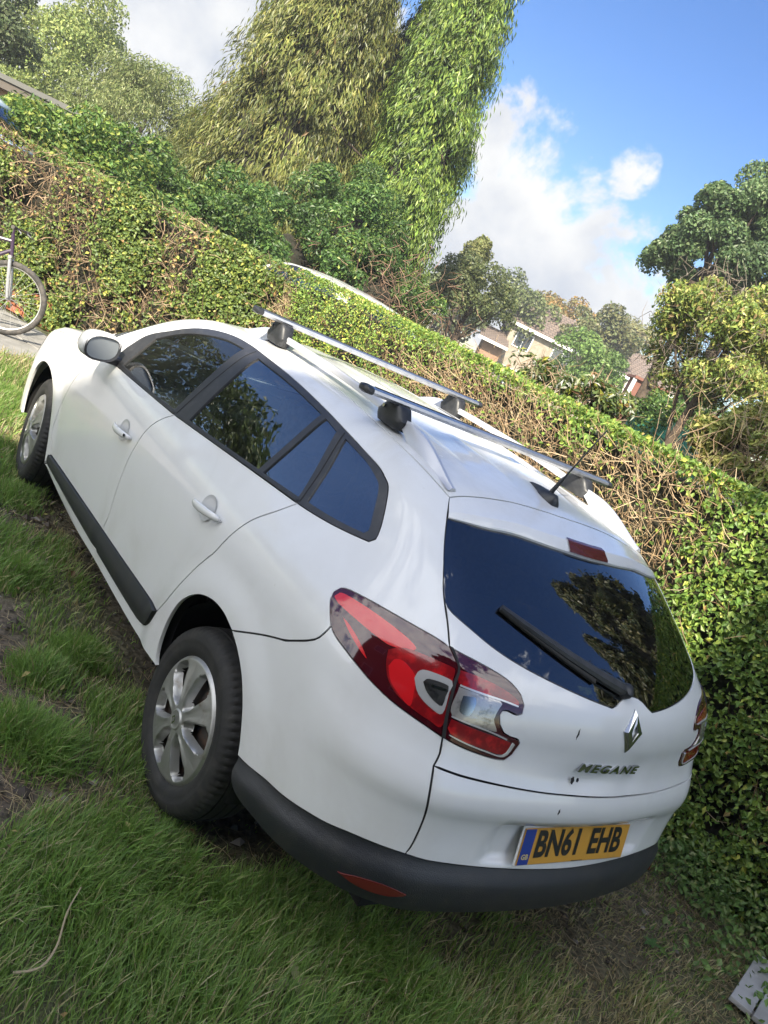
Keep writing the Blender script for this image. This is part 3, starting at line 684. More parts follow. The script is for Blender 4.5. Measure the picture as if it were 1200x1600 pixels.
    sgn = -1 if sdv[m // 2][2] > 0 else 1
    for (p, nn, s1, f_) in bladef:
        wb = .022 * (1 - (f_ - .25) / .75) + .004
        for a, b in ((0, .003), (0, .012), (wb, .010), (wb, .001)): V.append(p + s1 * sgn * (.006 + a) + nn * b)
    k = len(bladef); Fq = [(i * 4 + j, i * 4 + (j + 1) % 4, (i + 1) * 4 + (j + 1) % 4, (i + 1) * 4 + j) for i in range(k - 1) for j in range(4)] + [(0, 1, 2, 3), (k * 4 - 4, k * 4 - 3, k * 4 - 2, k * 4 - 1)]
    mesh_obj('wiper_blade', V, Fq, rubber, wob)
    p0, n0 = P[0], n[0]; e1 = np.cross(n0, (1, 0, 0)); e1 /= np.linalg.norm(e1)
    mb = MB(); mb.lathe([(.024, -.004), (.024, .014), (.019, .026), (.008, .031), (0, .031)], 20, (p0, e1, np.cross(n0, e1), n0)); mb.build('wiper_hub', plastic, wob)
    # ---- roof rails, one casting each: solid at the ends, free in the middle
    for sg in (-1, 1):
        ys = np.linspace(-.285, 1.40, 64); V = []
        for y in ys:
            xr = .503 + .012 * sst(.2, 1.2, y); zs = float(HC(np.array([y]))[0] - HK(np.array([y]))[0] * xr * xr)
            u = (y + .285) / 1.685
            h_ = .050 * (sst(0, .17, u) ** .8) * (sst(1, .86, u) ** .8) + .004
            free = sst(.15, .22, u) * sst(.87, .80, u)
            bt = free * max(h_ - .026, 0) - .006 * (1 - free)
            wt = .0125; wb = .0125 + .010 * (1 - free)
            for a, b in ((-wb, bt), (-wt, h_ - .008), (-wt * .55, h_), (wt * .55, h_), (wt, h_ - .008), (wb, bt)): V.append((sg * (xr + a), y, zs + b))
        m = len(ys); Fq = [(i * 6 + j, i * 6 + (j + 1) % 6, (i + 1) * 6 + (j + 1) % 6, (i + 1) * 6 + j) for i in range(m - 1) for j in range(6)] + [tuple(range(6)), tuple(range((m - 1) * 6, m * 6))[::-1]]
        if sg > 0: Fq = [f[::-1] for f in Fq]
        o = mesh_obj('roof_rail', V, Fq, railm, car); o.data.set_sharp_from_angle(angle=.7)
    # ---- cross bars
    for (y, zb) in ((.127, 1.546), (1.072, 1.570)):
        hl = .655 if y < .5 else .65
        mb = MB(); sec = [(.030, .000), (.026, .010), (.010, .0145), (-.010, .0145), (-.026, .009), (-.030, 0), (-.024, -.010), (0, -.013), (.024, -.010)]
        nx = 2; V = [(x, y + a, zb + b) for x in (-hl, hl) for a, b in sec]; k = len(sec)
        mb.add(V, [(j, (j + 1) % k, k + (j + 1) % k, k + j) for j in range(k)]); bar = mb.build('roof_bar', alu, car)
        mb = MB(); mb.box((-hl + .02, y - .006, zb + .0135), (hl - .02, y + .006, zb + .0165)); mb.build('bar_strip', rubber, bar, smooth=False)
        for sg in (-1, 1):
            mb = MB(); prof = [(1.04, .0), (1.10, .012), (1.04, .026), (.55, .034)]
            V = []
            for (sc, dx) in prof: V += [(sg * (hl - .004 + dx), y + a * sc, zb + b * sc) for a, b in sec]
            mb.add(V, [(r * k + j, r * k + (j + 1) % k, (r + 1) * k + (j + 1) % k, (r + 1) * k + j) for r in range(3) for j in range(k)] + [tuple(range(3 * k, 4 * k))]); mb.build('end_cap', plastic, bar)
            xr = .503 + .012 * sst(.2, 1.2, y); zs = float(HC(np.array([y]))[0] - HK(np.array([y]))[0] * xr * xr); top = zb - .012; z0 = zs + .018
            V = []; ring = [(-.5, -1), (.5, -1), (.5, 1), (-.5, 1)]
            for (z_, ly, lx, oy) in ((z0 - .012, .066, .030, 0), (z0 + .006, .078, .034, 0), (z0 + .022, .082, .036, 0), (z0 + .03, .074, .034, 0), (top - .014, .056, .036, 0), (top, .046, .034, 0), (top + .006, .034, .03, 0)):
                for j in range(20):
                    th = 2 * math.pi * j / 20; c, s_ = math.cos(th), math.sin(th)
                    V.append((sg * (xr + .008 + lx * math.copysign(abs(c) ** .6, c)), y + oy + ly * math.copysign(abs(s_) ** .6, s_), z_))
            mb = MB(); mb.add(V, [(r * 20 + j, r * 20 + (j + 1) % 20, (r + 1) * 20 + (j + 1) % 20, (r + 1) * 20 + j) for r in range(6) for j in range(20)] + [tuple(range(20))[::-1], tuple(range(120, 140))])
            ft_ = mb.build('bar_foot', plastic, bar)
            mb = MB(); mb.lathe([(.007, 0), (.007, .006), (0, .006)], 10, ((sg * (xr + .044), y + .03, top - .02), (0, 1, 0), (0, 0, 1), (sg, 0, 0))); mb.build('foot_bolt', chrome, ft_)
    # ---- aerial
    z_ = 1.466; V = []
    for i, yy in enumerate(np.linspace(-.245, -.085, 12)):
        u = i / 11; wv = .030 * math.sin(math.pi * min(1, .12 + u * .95) ** .8) * (.75 if u > .5 else 1) + .002; hv = .038 * (1 - u) ** .7 * (1 if u > .02 else .55) + .002
        zb = float(HC(np.array([yy]))[0]) - .003
        for j in range(9):
            th = math.pi * j / 8; V.append((wv * math.cos(th), yy, zb + hv * math.sin(th) ** 1.2))
    Fq = [(i * 9 + j, i * 9 + j + 1, (i + 1) * 9 + j + 1, (i + 1) * 9 + j) for i in range(11) for j in range(8)] + [tuple(range(9))[::-1]]
    an = mesh_obj('aerial', V, Fq, plastic, car)
    base = np.array([0, -.20, 1.485]); tip = np.array([0, -.287, 1.759]); dd = tip - base
    mb = MB(); mb.tube([base, base + dd * .22, base + dd * .25, base + dd * .6, tip], [.009, .0065, .0035, .0032, .0028], 10, up=(1, 0, 0)); mb.build('aerial_mast', plastic, an)
    # ---- door handles
    for (s0, s1, t0, t1, par) in ((1.345, 1.128, .845, .857, fd), (.392, .181, .892, .907, rd)):
        c = ((s0 + s1) / 2, (t0 + t1) / 2)
        for sg in (0, 1):
            P = G(np.array([(s0 + (s1 - s0) * u, t0 + (t1 - t0) * u) for u in np.linspace(0, 1, 15)])); n = grad(P)
            mb = MB(); V = []
            for i in range(15):
                u = i / 14; o_ = .010 + .026 * math.sin(math.pi * min(max(u * 1.08 - .04, 0), 1)) ** .55
                hz = .0135 + .002 * math.cos((u - .5) * 5) - (.006 if i in (0, 14) else 0)
                for j in range(10):
                    th = 2 * math.pi * j / 10; V.append(P[i] + n[i] * (o_ + .0075 * math.cos(th)) + np.array([0, 0, 1]) * hz * math.sin(th))
            m = 15; Fq = [(i * 10 + j, i * 10 + (j + 1) % 10, (i + 1) * 10 + (j + 1) % 10, (i + 1) * 10 + j) for i in range(m - 1) for j in range(10)] + [tuple(range(10))[::-1], tuple(range((m - 1) * 10, m * 10))]
            V = np.array(V) * [1 if sg == 0 else -1, 1, 1]
            hob = mesh_obj('door_handle', V, Fq if sg == 0 else [f[::-1] for f in Fq], white, par[sg])
            # scoop behind the grip (upper part visible) and lock
            cc = G([((s0 + s1) / 2 + .012, (t0 + t1) / 2 + .004)])[0]; nn = grad(cc[None])[0]
            e1 = np.array([0, 1., 0]); e2 = np.cross(nn, e1)
            V = []; rr = 7
            for r in range(rr):
                q = r / (rr - 1); rad = .047 * (1 - q)
                for j in range(24):
                    th = 2 * math.pi * j / 24; dpt = .0035 * math.cos(q * math.pi) if q < .0 else (.0022 - .0022 * min(q / .12, 1))
                    V.append(cc + e1 * rad * 1.15 * math.cos(th) + e2 * rad * math.sin(th) + nn * (dpt + .0006))
            # recess look comes from a raised ring round a flat pocket, shade put into its darker white
            Fq = [(r * 24 + j, r * 24 + (j + 1) % 24, (r + 1) * 24 + (j + 1) % 24, (r + 1) * 24 + j) for r in range(rr - 1) for j in range(24)]
            V = np.array(V) * [1 if sg == 0 else -1, 1, 1]
            mesh_obj('grip_recess', V, Fq, scoop, hob)
            if par is fd:
                lp = G([(s1 + .022, t1)])[0]; ln = grad(lp[None])[0] ; lp = lp + ln * .033
                mb = MB(); X_ = (lp * [1 if sg == 0 else -1, 1, 1], (0, 1, 0), (0, 0, 1), ln * [1 if sg == 0 else -1, 1, 1]); mb.lathe([(.006, -.004), (.006, .0015), (0, .0015)], 14, X_); mb.build('door_lock', dark, hob)
    # ---- mirrors
    for sg in (-1, 1):
        mrt = None; c = np.array([-.985, 1.80, 1.085]); V = []; k = 24
        secs = [(-.070, .080, .054), (-.066, .090, .062), (-.02, .094, .066), (.02, .086, .060), (.05, .064, .046), (.07, .028, .022)]
        for (dy, wx, wz) in secs:
            for j in range(k):
                th = 2 * math.pi * j / k; cs, sn = math.cos(th), math.sin(th)
                V.append((c[0] + wx * math.copysign(abs(cs) ** .75, cs) + dy * -.1, c[1] + dy + .02 * cs, c[2] + wz * math.copysign(abs(sn) ** .8, sn) + .01 * cs))
        Fq = [(i * k + j, i * k + (j + 1) % k, (i + 1) * k + (j + 1) % k, (i + 1) * k + j) for i in range(5) for j in range(k)] + [tuple(range(5 * k, 6 * k))]
        V = np.array(V) * [1 if sg < 0 else -1, 1, 1]
        mo = mesh_obj('wing_mirror', V, Fq, white, car)
        def rim(name, mat, y0, s0, s1, y1=None):
            V = []
            for sc, yy in ((s0, y0), (s1, y1 if y1 is not None else y0)):
                for j in range(k):
                    th = 2 * math.pi * j / k; cs, sn = math.cos(th), math.sin(th)
                    V.append((c[0] + -0 + .083 * sc * math.copysign(abs(cs) ** .75, cs) + .009, c[1] + yy + .02 * cs * sc + .012 * math.copysign(abs(sn) ** .8, sn) * sc, c[2] + .058 * sc * math.copysign(abs(sn) ** .8, sn) + .01 * cs))
            V = np.array(V) * [1 if sg < 0 else -1, 1, 1]
            return mesh_obj(name, V, [(j, (j + 1) % k, k + (j + 1) % k, k + j) for j in range(k)] + ([tuple(range(k, 2 * k))] if s1 < .3 or name == 'mirror_glass' else []), mat, mo)
        rim('mirror_surround', plastic, -.073, 1.06, .88, -.068)
        rim('mirror_glass', g_mirr, -.0685, .91, .90)
        mb = MB(); mb.box((-.03, -.045, -.035), (.13, .04, .005), ((sg * .92, 1.81, 1.05), (-sg, 0, 0), (0, 1, 0), (0, 0, 1))); mb.build('mirror_foot', plastic, mo, bevel=.01)
    # ---- wheels
    def wheel(x, y, z, sg, steer, rz):
        base = thing('w', None, None) if False else None
        e_ax = np.array([math.cos(steer) * sg, math.sin(steer) * sg, 0.])       # outward axle
        e_f = np.array([-math.sin(steer), math.cos(steer), 0.]); o = np.array([x, y, z]); X = (o, e_f, (0, 0, 1), e_ax)
        mb = MB(); nseg = 216
        prof = [(.208, -.19), (.222, -.198), (.262, -.205), (.296, -.196), (.310, -.175), (.3155, -.140), (.316, -.135), (.3105, -.133), (.3105, -.129), (.316, -.127), (.3165, -.104), (.3165, -.098), (.311, -.096), (.311, -.092), (.3165, -.090),
                (.3155, -.058), (.310, -.056), (.310, -.052), (.315, -.050), (.313, -.036), (.309, -.024), (.302, -.012), (.290, -.003), (.270, .003), (.262, .0035), (.258, .002), (.245, .003), (.230, .001), (.220, -.004), (.212, -.010), (.208, -.016)]
        def fn(i, j, r, h):
            if .3005 < r < .3145 and h > -.05:
                return (r - (.005 if j % 3 == 0 else 0), h)
            if r > .314 and (j // 2 + (i // 3)) % 4 == 0 and (h > -.045 or h < -.145): return (r - .006, h)
            return r, h
        mb.lathe(prof, nseg, X, fn=fn)
        ty = mb.build('wheel', rubber, car)
        # steel wheel disc behind
        mb = MB(); mb.lathe([(.207, -.012), (.200, -.018), (.192, -.045), (.150, -.052), (.120, -.044), (.07, -.040), (.03, -.036), (0, -.036)], 48, X); sw = mb.build('steel_rim', steel, ty)
        for kx in range(10):
            a = kx * 2 * math.pi / 10 + .2
            mb = MB(); cpt = o + (e_f * math.cos(a) + np.array([0, 0, 1]) * math.sin(a)) * .148 + e_ax * -.0475; mb.lathe([(.013, 0), (.012, .001), (0, .001)], 12, (cpt, e_f, (0, 0, 1), e_ax)); mb.build('rim_hole', linerm, sw)
        # hubcap
        nr, na = 34, 240; rs = np.concatenate([np.linspace(0, .03, 5), np.linspace(.036, .188, 22), [.193, .197, .200, .204, .207, .209, .211]]); nr = len(rs)
        V = []; keep = []
        spk = 6
        for i, r in enumerate(rs):
            for j in range(na):
                th = 2 * math.pi * j / na; a = (th + .25) % (2 * math.pi / spk) - math.pi / spk; arc = abs(a) * r
                half = .0145 + max(r - .085, 0) * .30 if r > .05 else .020
                if r > .17: half += (r - .17) * .9
                e = (arc - half)
                inw = sst(.046, .062, r) * sst(.197, .186, r)
                depth = inw * sst(0., .012, e) * .030
                crown = .018 * (1 - (r / .2) ** 2) - .002 + (.004 * sst(.036, .030, r)) - (.003 * sst(.030, .024, r)) - .008 * sst(.2, .212, r)
                groove = .0025 * math.exp(-(arc / .0025) ** 2) * sst(.15, .165, r) * sst(.195, .19, r)
                ridge = -.0035 * sst(half * .2, half, arc) * sst(.05, .07, r) * (1 - sst(.15, .19, r)) * (e < .012)
                V.append(o + (e_f * math.cos(th) + np.array([0, 0, 1]) * math.sin(th)) * r + e_ax * (crown - depth - groove + ridge * -1))
                keep.append(not (inw > .9 and e > .013 and .078 < r < .180))
        Fq = []
        for i in range(nr - 1):
            for j in range(na):
                q = (i * na + j, i * na + (j + 1) % na, (i + 1) * na + (j + 1) % na, (i + 1) * na + j)
                if all(keep[t_] for t_ in q): Fq.append(q)
        if sg > 0: pass
        hc = mesh_obj('hubcap', V, Fq, silver, ty); hc.data.set_sharp_from_angle(angle=.5)
        # small diamond on the cap
        mb = MB(); cpt = o + e_ax * .0245; w_, h_ = .013, .020; Z = np.array([0, 0, 1.])
        ot = [cpt + Z * h_, cpt + e_f * w_, cpt - Z * h_, cpt - e_f * w_]; inn = [cpt + (p - cpt) * .5 for p in ot]
        mb.add([p + e_ax * .002 for p in ot] + [p + e_ax * .002 for p in inn], [(i, (i + 1) % 4, 4 + (i + 1) % 4, 4 + i) for i in range(4)]); mb.build('cap_emblem', chromed, hc, smooth=False)
        # liner
        mb = MB(); yc = y - .012; V = []; k = 36
        a0, a1 = math.radians(-8), math.radians(188)
        for xx, rr_ in ((.855, .372), (.60, .372), (.60, .0)):
            for j in range(k + 1):
                th = a0 + (a1 - a0) * j / k; V.append((sg * xx, yc + rr_ * math.cos(th), z + .03 + rr_ * math.sin(th)))
        mb.add(V, [(r * (k + 1) + j, r * (k + 1) + j + 1, (r + 1) * (k + 1) + j + 1, (r + 1) * (k + 1) + j) for r in range(2) for j in range(k)]); mb.build('wheel_arch_liner', linerm, car)
    for sg in (-1, 1):
        wheel(sg * .872, 0, .316, sg, 0., 0)
        wheel(sg * .872, 2.70, .322, sg, math.radians(-5), 0)
    # ---- underbody, seats, dashboard
    mb = MB(); mb.box((-.60, -.80, .30), (.60, 3.3, .36)); mb.box((-.80, .42, .28), (.80, 2.28, .34)); mb.build('underbody', linerm, car, smooth=False)
    mb = MB(); mb.tube([(-.45, .3, .33), (-.45, -.80, .38)], .03, 10); mb.tube([(-.45, -.75, .42), (-.45, -.45, .42)], .07, 12); mb.build('exhaust', steel, car)
    def seat(x, y, wide=.25):
        mb = MB(); mb.box((x - wide, y - .05, .42), (x + wide, y + .45, .56)); mb.box((x - wide * .95, y - .22, .5), (x + wide * .95, y - .02, 1.08), None); s_ = mb.build('seat', fabric, car, bevel=.05)
        for xx in ((x,) if wide < .4 else (x - .4, x, x + .4)):
            mb = MB(); mb.box((xx - .12, y - .26, 1.12), (xx + .12, y - .15, 1.30)); mb.tube([(xx, y - .2, 1.05), (xx, y - .2, 1.15)], .012, 6); mb.build('headrest', fabric, s_, bevel=.04)
    seat(-.37, 1.05); seat(.37, 1.05); seat(0, .22, .62)
    mb = MB(); mb.box((-.70, 1.75, .6), (.70, 2.25, .96)); mb.build('dashboard', cladding, car, bevel=.06)
    mb = MB(); mb.lathe([(.17 + .013 * math.cos(a), .013 * math.sin(a)) for a in np.linspace(0, 2 * math.pi, 9)], 32, ((.37, 1.60, .92), (1, 0, 0), (0, .35, .94), (0, -.94, .35))); mb.box((-.17, -.02, -.01), (.17, .02, .01), ((.37, 1.60, .92), (1, 0, 0), (0, .35, .94), (0, -.94, .35))); mb.build('steering_wheel', plastic, car)
    mb = MB(); mb.box((-.55, -.62, .98), (.55, -.05, 1.0)); mb.build('parcel_cover', fabric, car, smooth=False)
    return car
lamp_smoke = pm('lamp_smoke', (.050, .003, .007), .06, coat=1.)
lamp_red = pm('lamp_red', (.60, .010, .015), .10, coat=1., bump=(420, .25, .001))
lamp_mid = pm('lamp_mid', (.20, .006, .009), .10, coat=1., bump=(300, .25, .001), noise=(26, (.45, .012, .015), .45, .7))
lamp_dred = pm('lamp_deep_red', (.10, .012, .010), .25, coat=.5)
lamp_clear = pm('lamp_clear', (.45, .43, .41), .12, metal=.5, coat=1., noise=(30, (.22, .21, .20), .48, .68), bump=(160, .4, .002))
lamp_clear_d = pm('lamp_clear_dark', (.10, .10, .10), .15, metal=.6, coat=1., noise=(40, (.03, .03, .03), .45, .65))
sensorm = pm('sensor_grey', (.12, .13, .13), .35)
plate_y = pm('plate_yellow', (.58, .30, .045), .35, noise=(20, (.46, .25, .05), .5, .8))
plate_y2 = pm('plate_letter_yellow', (.62, .5, .2), .4)
plate_b = pm('plate_blue', (.012, .04, .26), .35)
plate_k = pm('plate_black', (.012, .012, .012), .4)
scoop = pm('recess_shaded_white', (.50, .51, .52), .35, coat=.6)  # body white darkened to carry the recess shade
g_dark2 = glassmat('rear_door_glass', (.34, .38, .36), .95, .12)
car = make_estate()
# ================================================================== the garden and what stands round it
def vnoise(P, sc, seed=0):
    """smooth value noise 0..1 for points P (n,2|3)"""
    P = np.asarray(P, float)
    if P.shape[1] == 2: P = np.c_[P, np.zeros(len(P))]
    q = P * sc + seed * 17.3; i = np.floor(q).astype(np.int64); f = q - i; f = f * f * (3 - 2 * f); r = 0
    for a in (0, 1):
        for b in (0, 1):
            for c in (0, 1):
                h = (i[:, 0] + a) * 374761393 + (i[:, 1] + b) * 668265263 + (i[:, 2] + c) * 2147483647 + seed * 974711
                h = (h ^ (h >> 13)) * 1274126177; h = (h ^ (h >> 16)) & 0xffff
                r = r + (h / 65535.) * np.where(a, f[:, 0], 1 - f[:, 0]) * np.where(b, f[:, 1], 1 - f[:, 1]) * np.where(c, f[:, 2], 1 - f[:, 2])
    return r
def fbm(P, sc, seed=0, o=3): return sum(vnoise(P, sc * 2 ** k, seed + k) * .5 ** k for k in range(o)) / sum(.5 ** k for k in range(o))
leafm = pm('leaf', (.08, .12, .03), .42, attr=True, transl=.30, spec=.4)
leafgl = pm('leaf_glossy', (.08, .12, .03), .48, attr=True, transl=.22, spec=.5)
twigm = pm('twig', (.30, .21, .12), .8, attr=True)
barkm = pm('bark', (.09, .065, .045), .9, noise=(9, (.04, .03, .022), .4, .65), bump=(30, .6, .02))
hedged = pm('hedge_inside', (.030, .026, .016), .95, noise=(9, (.012, .014, .007), .4, .6))  # near-black, stands in for the shade deep inside hedges and crowns
grassm = pm('grass_blade', (.08, .14, .03), .5, attr=True, transl=.42)
def unit(a): return a / (np.linalg.norm(a, axis=-1, keepdims=True) + 1e-12)
def leafmesh(name, P, Nn, size, cols, mat, parent=None, aspect=.55, spread=.8, axis=None, axw=0., fold=.25, curl=.15):
    """many small folded leaves as one mesh: P centres, Nn facing, size lengths"""
    n = len(P); nr = unit(Nn + rng.normal(0, spread, (n, 3)))
    ax = rng.normal(0, 1, (n, 3))
    if axis is not None: ax = unit(ax) * (1 - axw) + unit(np.broadcast_to(axis, (n, 3))) * axw
    ax = unit(ax - nr * (ax * nr).sum(1, keepdims=True)); sd_ = np.cross(nr, ax)
    size = np.broadcast_to(size, n)[:, None]; asp = aspect * rng.uniform(.8, 1.2, (n, 1))
    b = P - ax * size * .5; t = P + ax * size * .5 - nr * size * curl
    l = P - ax * size * .05 + sd_ * size * asp * .5 + nr * size * fold * .3; r = P - ax * size * .05 - sd_ * size * asp * .5 + nr * size * fold * .3
    V = np.stack([b, l, t, r], 1).reshape(-1, 3)
    i = np.arange(n) * 4; Fc = np.empty((2 * n, 3), np.int64); Fc[0::2] = np.c_[i, i + 2, i + 1]; Fc[1::2] = np.c_[i, i + 3, i + 2]
    return mesh_obj(name, V, Fc, mat, parent, smooth=False, cols=np.repeat(cols, 4, 0))
def twigmesh(name, A, B, r, cols, mat, parent=None):
    """thin three-sided sticks from A to B with a kink"""
    n = len(A); d = unit(B - A); a = unit(np.cross(d, rng.normal(0, 1, (n, 3)))); b = np.cross(d, a); ln = np.linalg.norm(B - A, axis=1, keepdims=True)
    Mid = (A + B) / 2 + a * ln * rng.uniform(-.12, .12, (n, 1)) + b * ln * rng.uniform(-.12, .12, (n, 1)); r = np.broadcast_to(r, n)[:, None]
    V = []
    for Q, s in ((A, 1.), (Mid, .8), (B, .35)):
        for k in range(3):
            th = 2 * math.pi * k / 3; V.append(Q + (a * math.cos(th) + b * math.sin(th)) * r * s)
    V = np.stack(V, 1).reshape(-1, 3); i = (np.arange(n) * 9)[:, None]; Fq = []
    for s in (0, 3):
        for k in range(3): Fq.append(i + np.array([[s + k, s + (k + 1) % 3, s + 3 + (k + 1) % 3, s + 3 + k]]))
    Fq = np.stack(Fq, 1).reshape(-1, 4)
    o_ = mesh_obj(name, V, Fq, mat, parent, smooth=True, cols=np.repeat(cols, 9, 0)); o_['kind'] = 'stuff'; return o_
def mixc(cols, w, jit=.12):
    """pick per-leaf colours: cols list of rgb, w weights (n,k) or list"""
    cols = np.array(cols); n = w.shape[0] if hasattr(w, 'shape') else None
    w = w / w.sum(1, keepdims=True); c = w.cumsum(1); u = rng.random((n, 1)); k = (u > c).sum(1).clip(0, len(cols) - 1)
    return cols[k] * rng.uniform(1 - jit * 2, 1 + jit * 2, (n, 1)) * rng.uniform(1 - jit * .4, 1 + jit * .4, (n, 3))
# ------------------------------------------------------------------ ground
def gheight(P):
    return .05 * (fbm(P, .9, 3) - .5) + .02 * (fbm(P, 5, 8) - .5)
def mud(P):
    """0 grass .. 1 bare soil"""
    x, y = P[:, 0], P[:, 1]; n = fbm(P, 2.2, 5) - .5
    m1 = sst(1.0, .6, np.hypot((x + 1.58) / .62, (y - .50) / 1.05) + n * 1.2)        # worn track left of the car
    m2 = sst(.42, .1, np.hypot((x + 1.02) / .45, (y - .95) / 1.1) * .7 + n * .5) * .25
    m3 = sst(.5, .2, np.hypot((x + .95) / .4, (y - 2.3) / .6) * .8 + n * .8) * .7
    m4 = sst(.55, .2, np.hypot((x - .9) / 1.5, (y + .75) / .45) * .6 + n * .9) * .55
    under = sst(.82, .60, np.abs(x)) * sst(-.45, -.1, y) * sst(3.6, 3.2, y)
    return np.clip(np.maximum.reduce([m1, m2, m3, m4, under * .9]), 0, 1)
xs = np.unique(np.concatenate([np.linspace(-60, -5, 14), np.arange(-5, 5.01, .10), np.linspace(5, 120, 30)]))
ys = np.unique(np.concatenate([np.linspace(-40, -4, 12), np.arange(-4, 10.01, .10), np.linspace(10, 160, 30)]))
gx, gy = np.meshgrid(xs, ys); GP = np.c_[gx.ravel(), gy.ravel()]; near = (np.abs(GP[:, 0]) < 5) & (GP[:, 1] > -4) & (GP[:, 1] < 10)
GZ = np.where(near, gheight(GP), 0.) - .004
nx_, ny_ = len(xs), len(ys); ii = np.arange(nx_ * ny_).reshape(ny_, nx_)
Fg = np.stack([ii[:-1, :-1], ii[:-1, 1:], ii[1:, 1:], ii[1:, :-1]], -1).reshape(-1, 4)
m_ = mud(GP)[:, None]
gc = np.array([[.095, .10, .048]]) * (1 - m_) + np.array([[.115, .092, .068]]) * m_
soil = pm('soil', (.05, .045, .03), .95, bump=(35, 1., .03)); t_ = soil.node_tree; b_ = t_.nodes['Principled BSDF']
a_ = N(t_, 'ShaderNodeVertexColor'); a_.layer_name = 'tint'; n_ = N(t_, 'ShaderNodeTexNoise', i_Scale=28., i_Detail=8., i_Roughness=.7); c_ = N(t_, 'ShaderNodeTexCoord'); L(t_, c_.outputs['Object'], n_.inputs['Vector'])
x_ = N(t_, 'ShaderNodeMixRGB', blend_type='MULTIPLY'); x_.inputs[0].default_value = 1.; L(t_, a_.outputs[0], x_.inputs[1])
v_ = mrange(t_, n_.outputs[0], .3, .7, .45, 1.7); cc_ = N(t_, 'ShaderNodeCombineColor'); [L(t_, v_, cc_.inputs[k]) for k in range(3)]; L(t_, cc_.outputs[0], x_.inputs[2]); L(t_, x_.outputs[0], b_.inputs['Base Color'])
gr = mesh_obj('ground', np.c_[GP, GZ], Fg, soil, cols=gc); tag(gr, kind='structure')
def gpt(px, py):
    d = RC_.T @ np.array([(px - 600) / FPX, (py - 800) / FPX, 1.]); p = CAM + d * (-CAM[2] / d[2]); return p[0], p[1]
def blades(name, P, h, wdt, cols, lean=.35, lay=None):
    n = len(P); th = rng.uniform(0, 2 * math.pi, n); ln = rng.uniform(.1, 1., n) * lean
    d = np.c_[np.cos(th), np.sin(th)] * ln[:, None]
    if lay is not None: d = d + lay
    sdv = np.c_[-np.sin(th + .6), np.cos(th + .6), np.zeros(n)] * wdt[:, None] * .5
    Z = P[:, 2]; V = []
    for u, ws in ((0, 1.), (.35, .95), (.7, .65), (1., 0)):
        c = np.c_[P[:, :2] + d * h[:, None] * (u ** 1.8) * 1.1, Z + h * u * (1 - .28 * u * np.minimum(1, np.hypot(*d.T)) * 1.2)]
        if ws: V += [c - sdv * ws, c + sdv * ws]
        else: V += [c]
    V = np.stack(V, 1).reshape(-1, 3); i = np.arange(n)[:, None] * 7
    Fa = np.concatenate([i + np.array([[0, 1, 3]]), i + np.array([[0, 3, 2]]), i + np.array([[2, 3, 5]]), i + np.array([[2, 5, 4]]), i + np.array([[4, 5, 6]])])
    sh = np.repeat(cols, 7, 0)
    return mesh_obj(name, V, Fa, grassm, smooth=False, cols=sh)
def hedge_x(y, z):      # right hedge: x of its face
    return 1.80 - .10 * sst(.2, 1.1, z) + .12 * sst(1.5, 1.85, z) + .16 * (fbm(np.c_[y, z], 1.3, 11) - .5)
def in_plot(P):
    x, y = P[:, 0], P[:, 1]
    return (x < 2.0) & ((x - 1.7) * .785 + (y - 5.5) * .62 < .2) & ~paved(P)
def paved(P):
    x, y = P[:, 0], P[:, 1]      # paving strip in front of the left hedge
    return ((x + .47) * -.5 + (y - 5.62) * .866 > 0) & (y < 30)
# long green grass in clumps, short straw between
n0 = 330000
P = np.c_[rng.uniform(-2.4, 1.9, n0), rng.uniform(-1.75, 6.6, n0)]
dist = np.hypot(P[:, 0] - CAM[0], P[:, 1] - CAM[1]); P = P[rng.random(n0) < np.clip(2.6 / dist, .12, 1.) ** 1.4]
P = P[in_plot(P)]; md = mud(P); cl = fbm(P, 2.6, 21); und = (np.abs(P[:, 0]) < .72) & (P[:, 1] > -.30) & (P[:, 1] < 3.3)
lush = sst(.40, .58, cl + .10 * sst(.3, -1.0, P[:, 1]) * sst(.5, -.6, P[:, 0])); keep = rng.random(len(P)) < (1 - md) * (.45 + .55 * lush) * np.where(und, .12, 1) + .05
P, md, cl, lush = P[keep], md[keep], cl[keep], lush[keep]
keep2 = rng.random(len(P)) < .94
h = (.030 + .085 * lush * rng.uniform(.4, 1., len(P)) + .02 * rng.random(len(P))) * np.clip(1.1 - md, .35, 1)
rt = sst(.2, 1.2, P[:, 0]); h *= 1 - .45 * rt
wd = rng.uniform(.0022, .0050, len(P)) * np.clip(np.hypot(P[:, 0] - CAM[0], P[:, 1] - CAM[1]) / 2.4, 1, 2.0)
dry = (fbm(P, 1.6, 33) - .09 * sst(.3, -.5, P[:, 0]) * sst(1.0, -.2, P[:, 1]))[:, None]
gw = np.c_[lush * 1.7 + .25, .55 + .3 * lush, .30 + 2.6 * sst(.46, .64, dry[:, 0]) + .8 * rt * sst(.45, .6, dry[:, 0]) + .5 * md, .16 + 1.8 * sst(.50, .66, dry[:, 0]) + .4 * rt]
cols = mixc([(.175, .285, .070), (.265, .375, .100), (.43, .40, .20), (.54, .46, .30)], gw)
Z = gheight(P)
lay = np.c_[.35 * (fbm(P, 1.1, 41) - .5), .35 * (fbm(P, 1.1, 42) - .5)] * 2.2
gob = blades('lawn_grass', np.c_[P, Z], h, wd, cols, .75, lay); tag(gob, kind='stuff', label='rough uncut lawn grass with dry straw patches around the car', cat='grass')
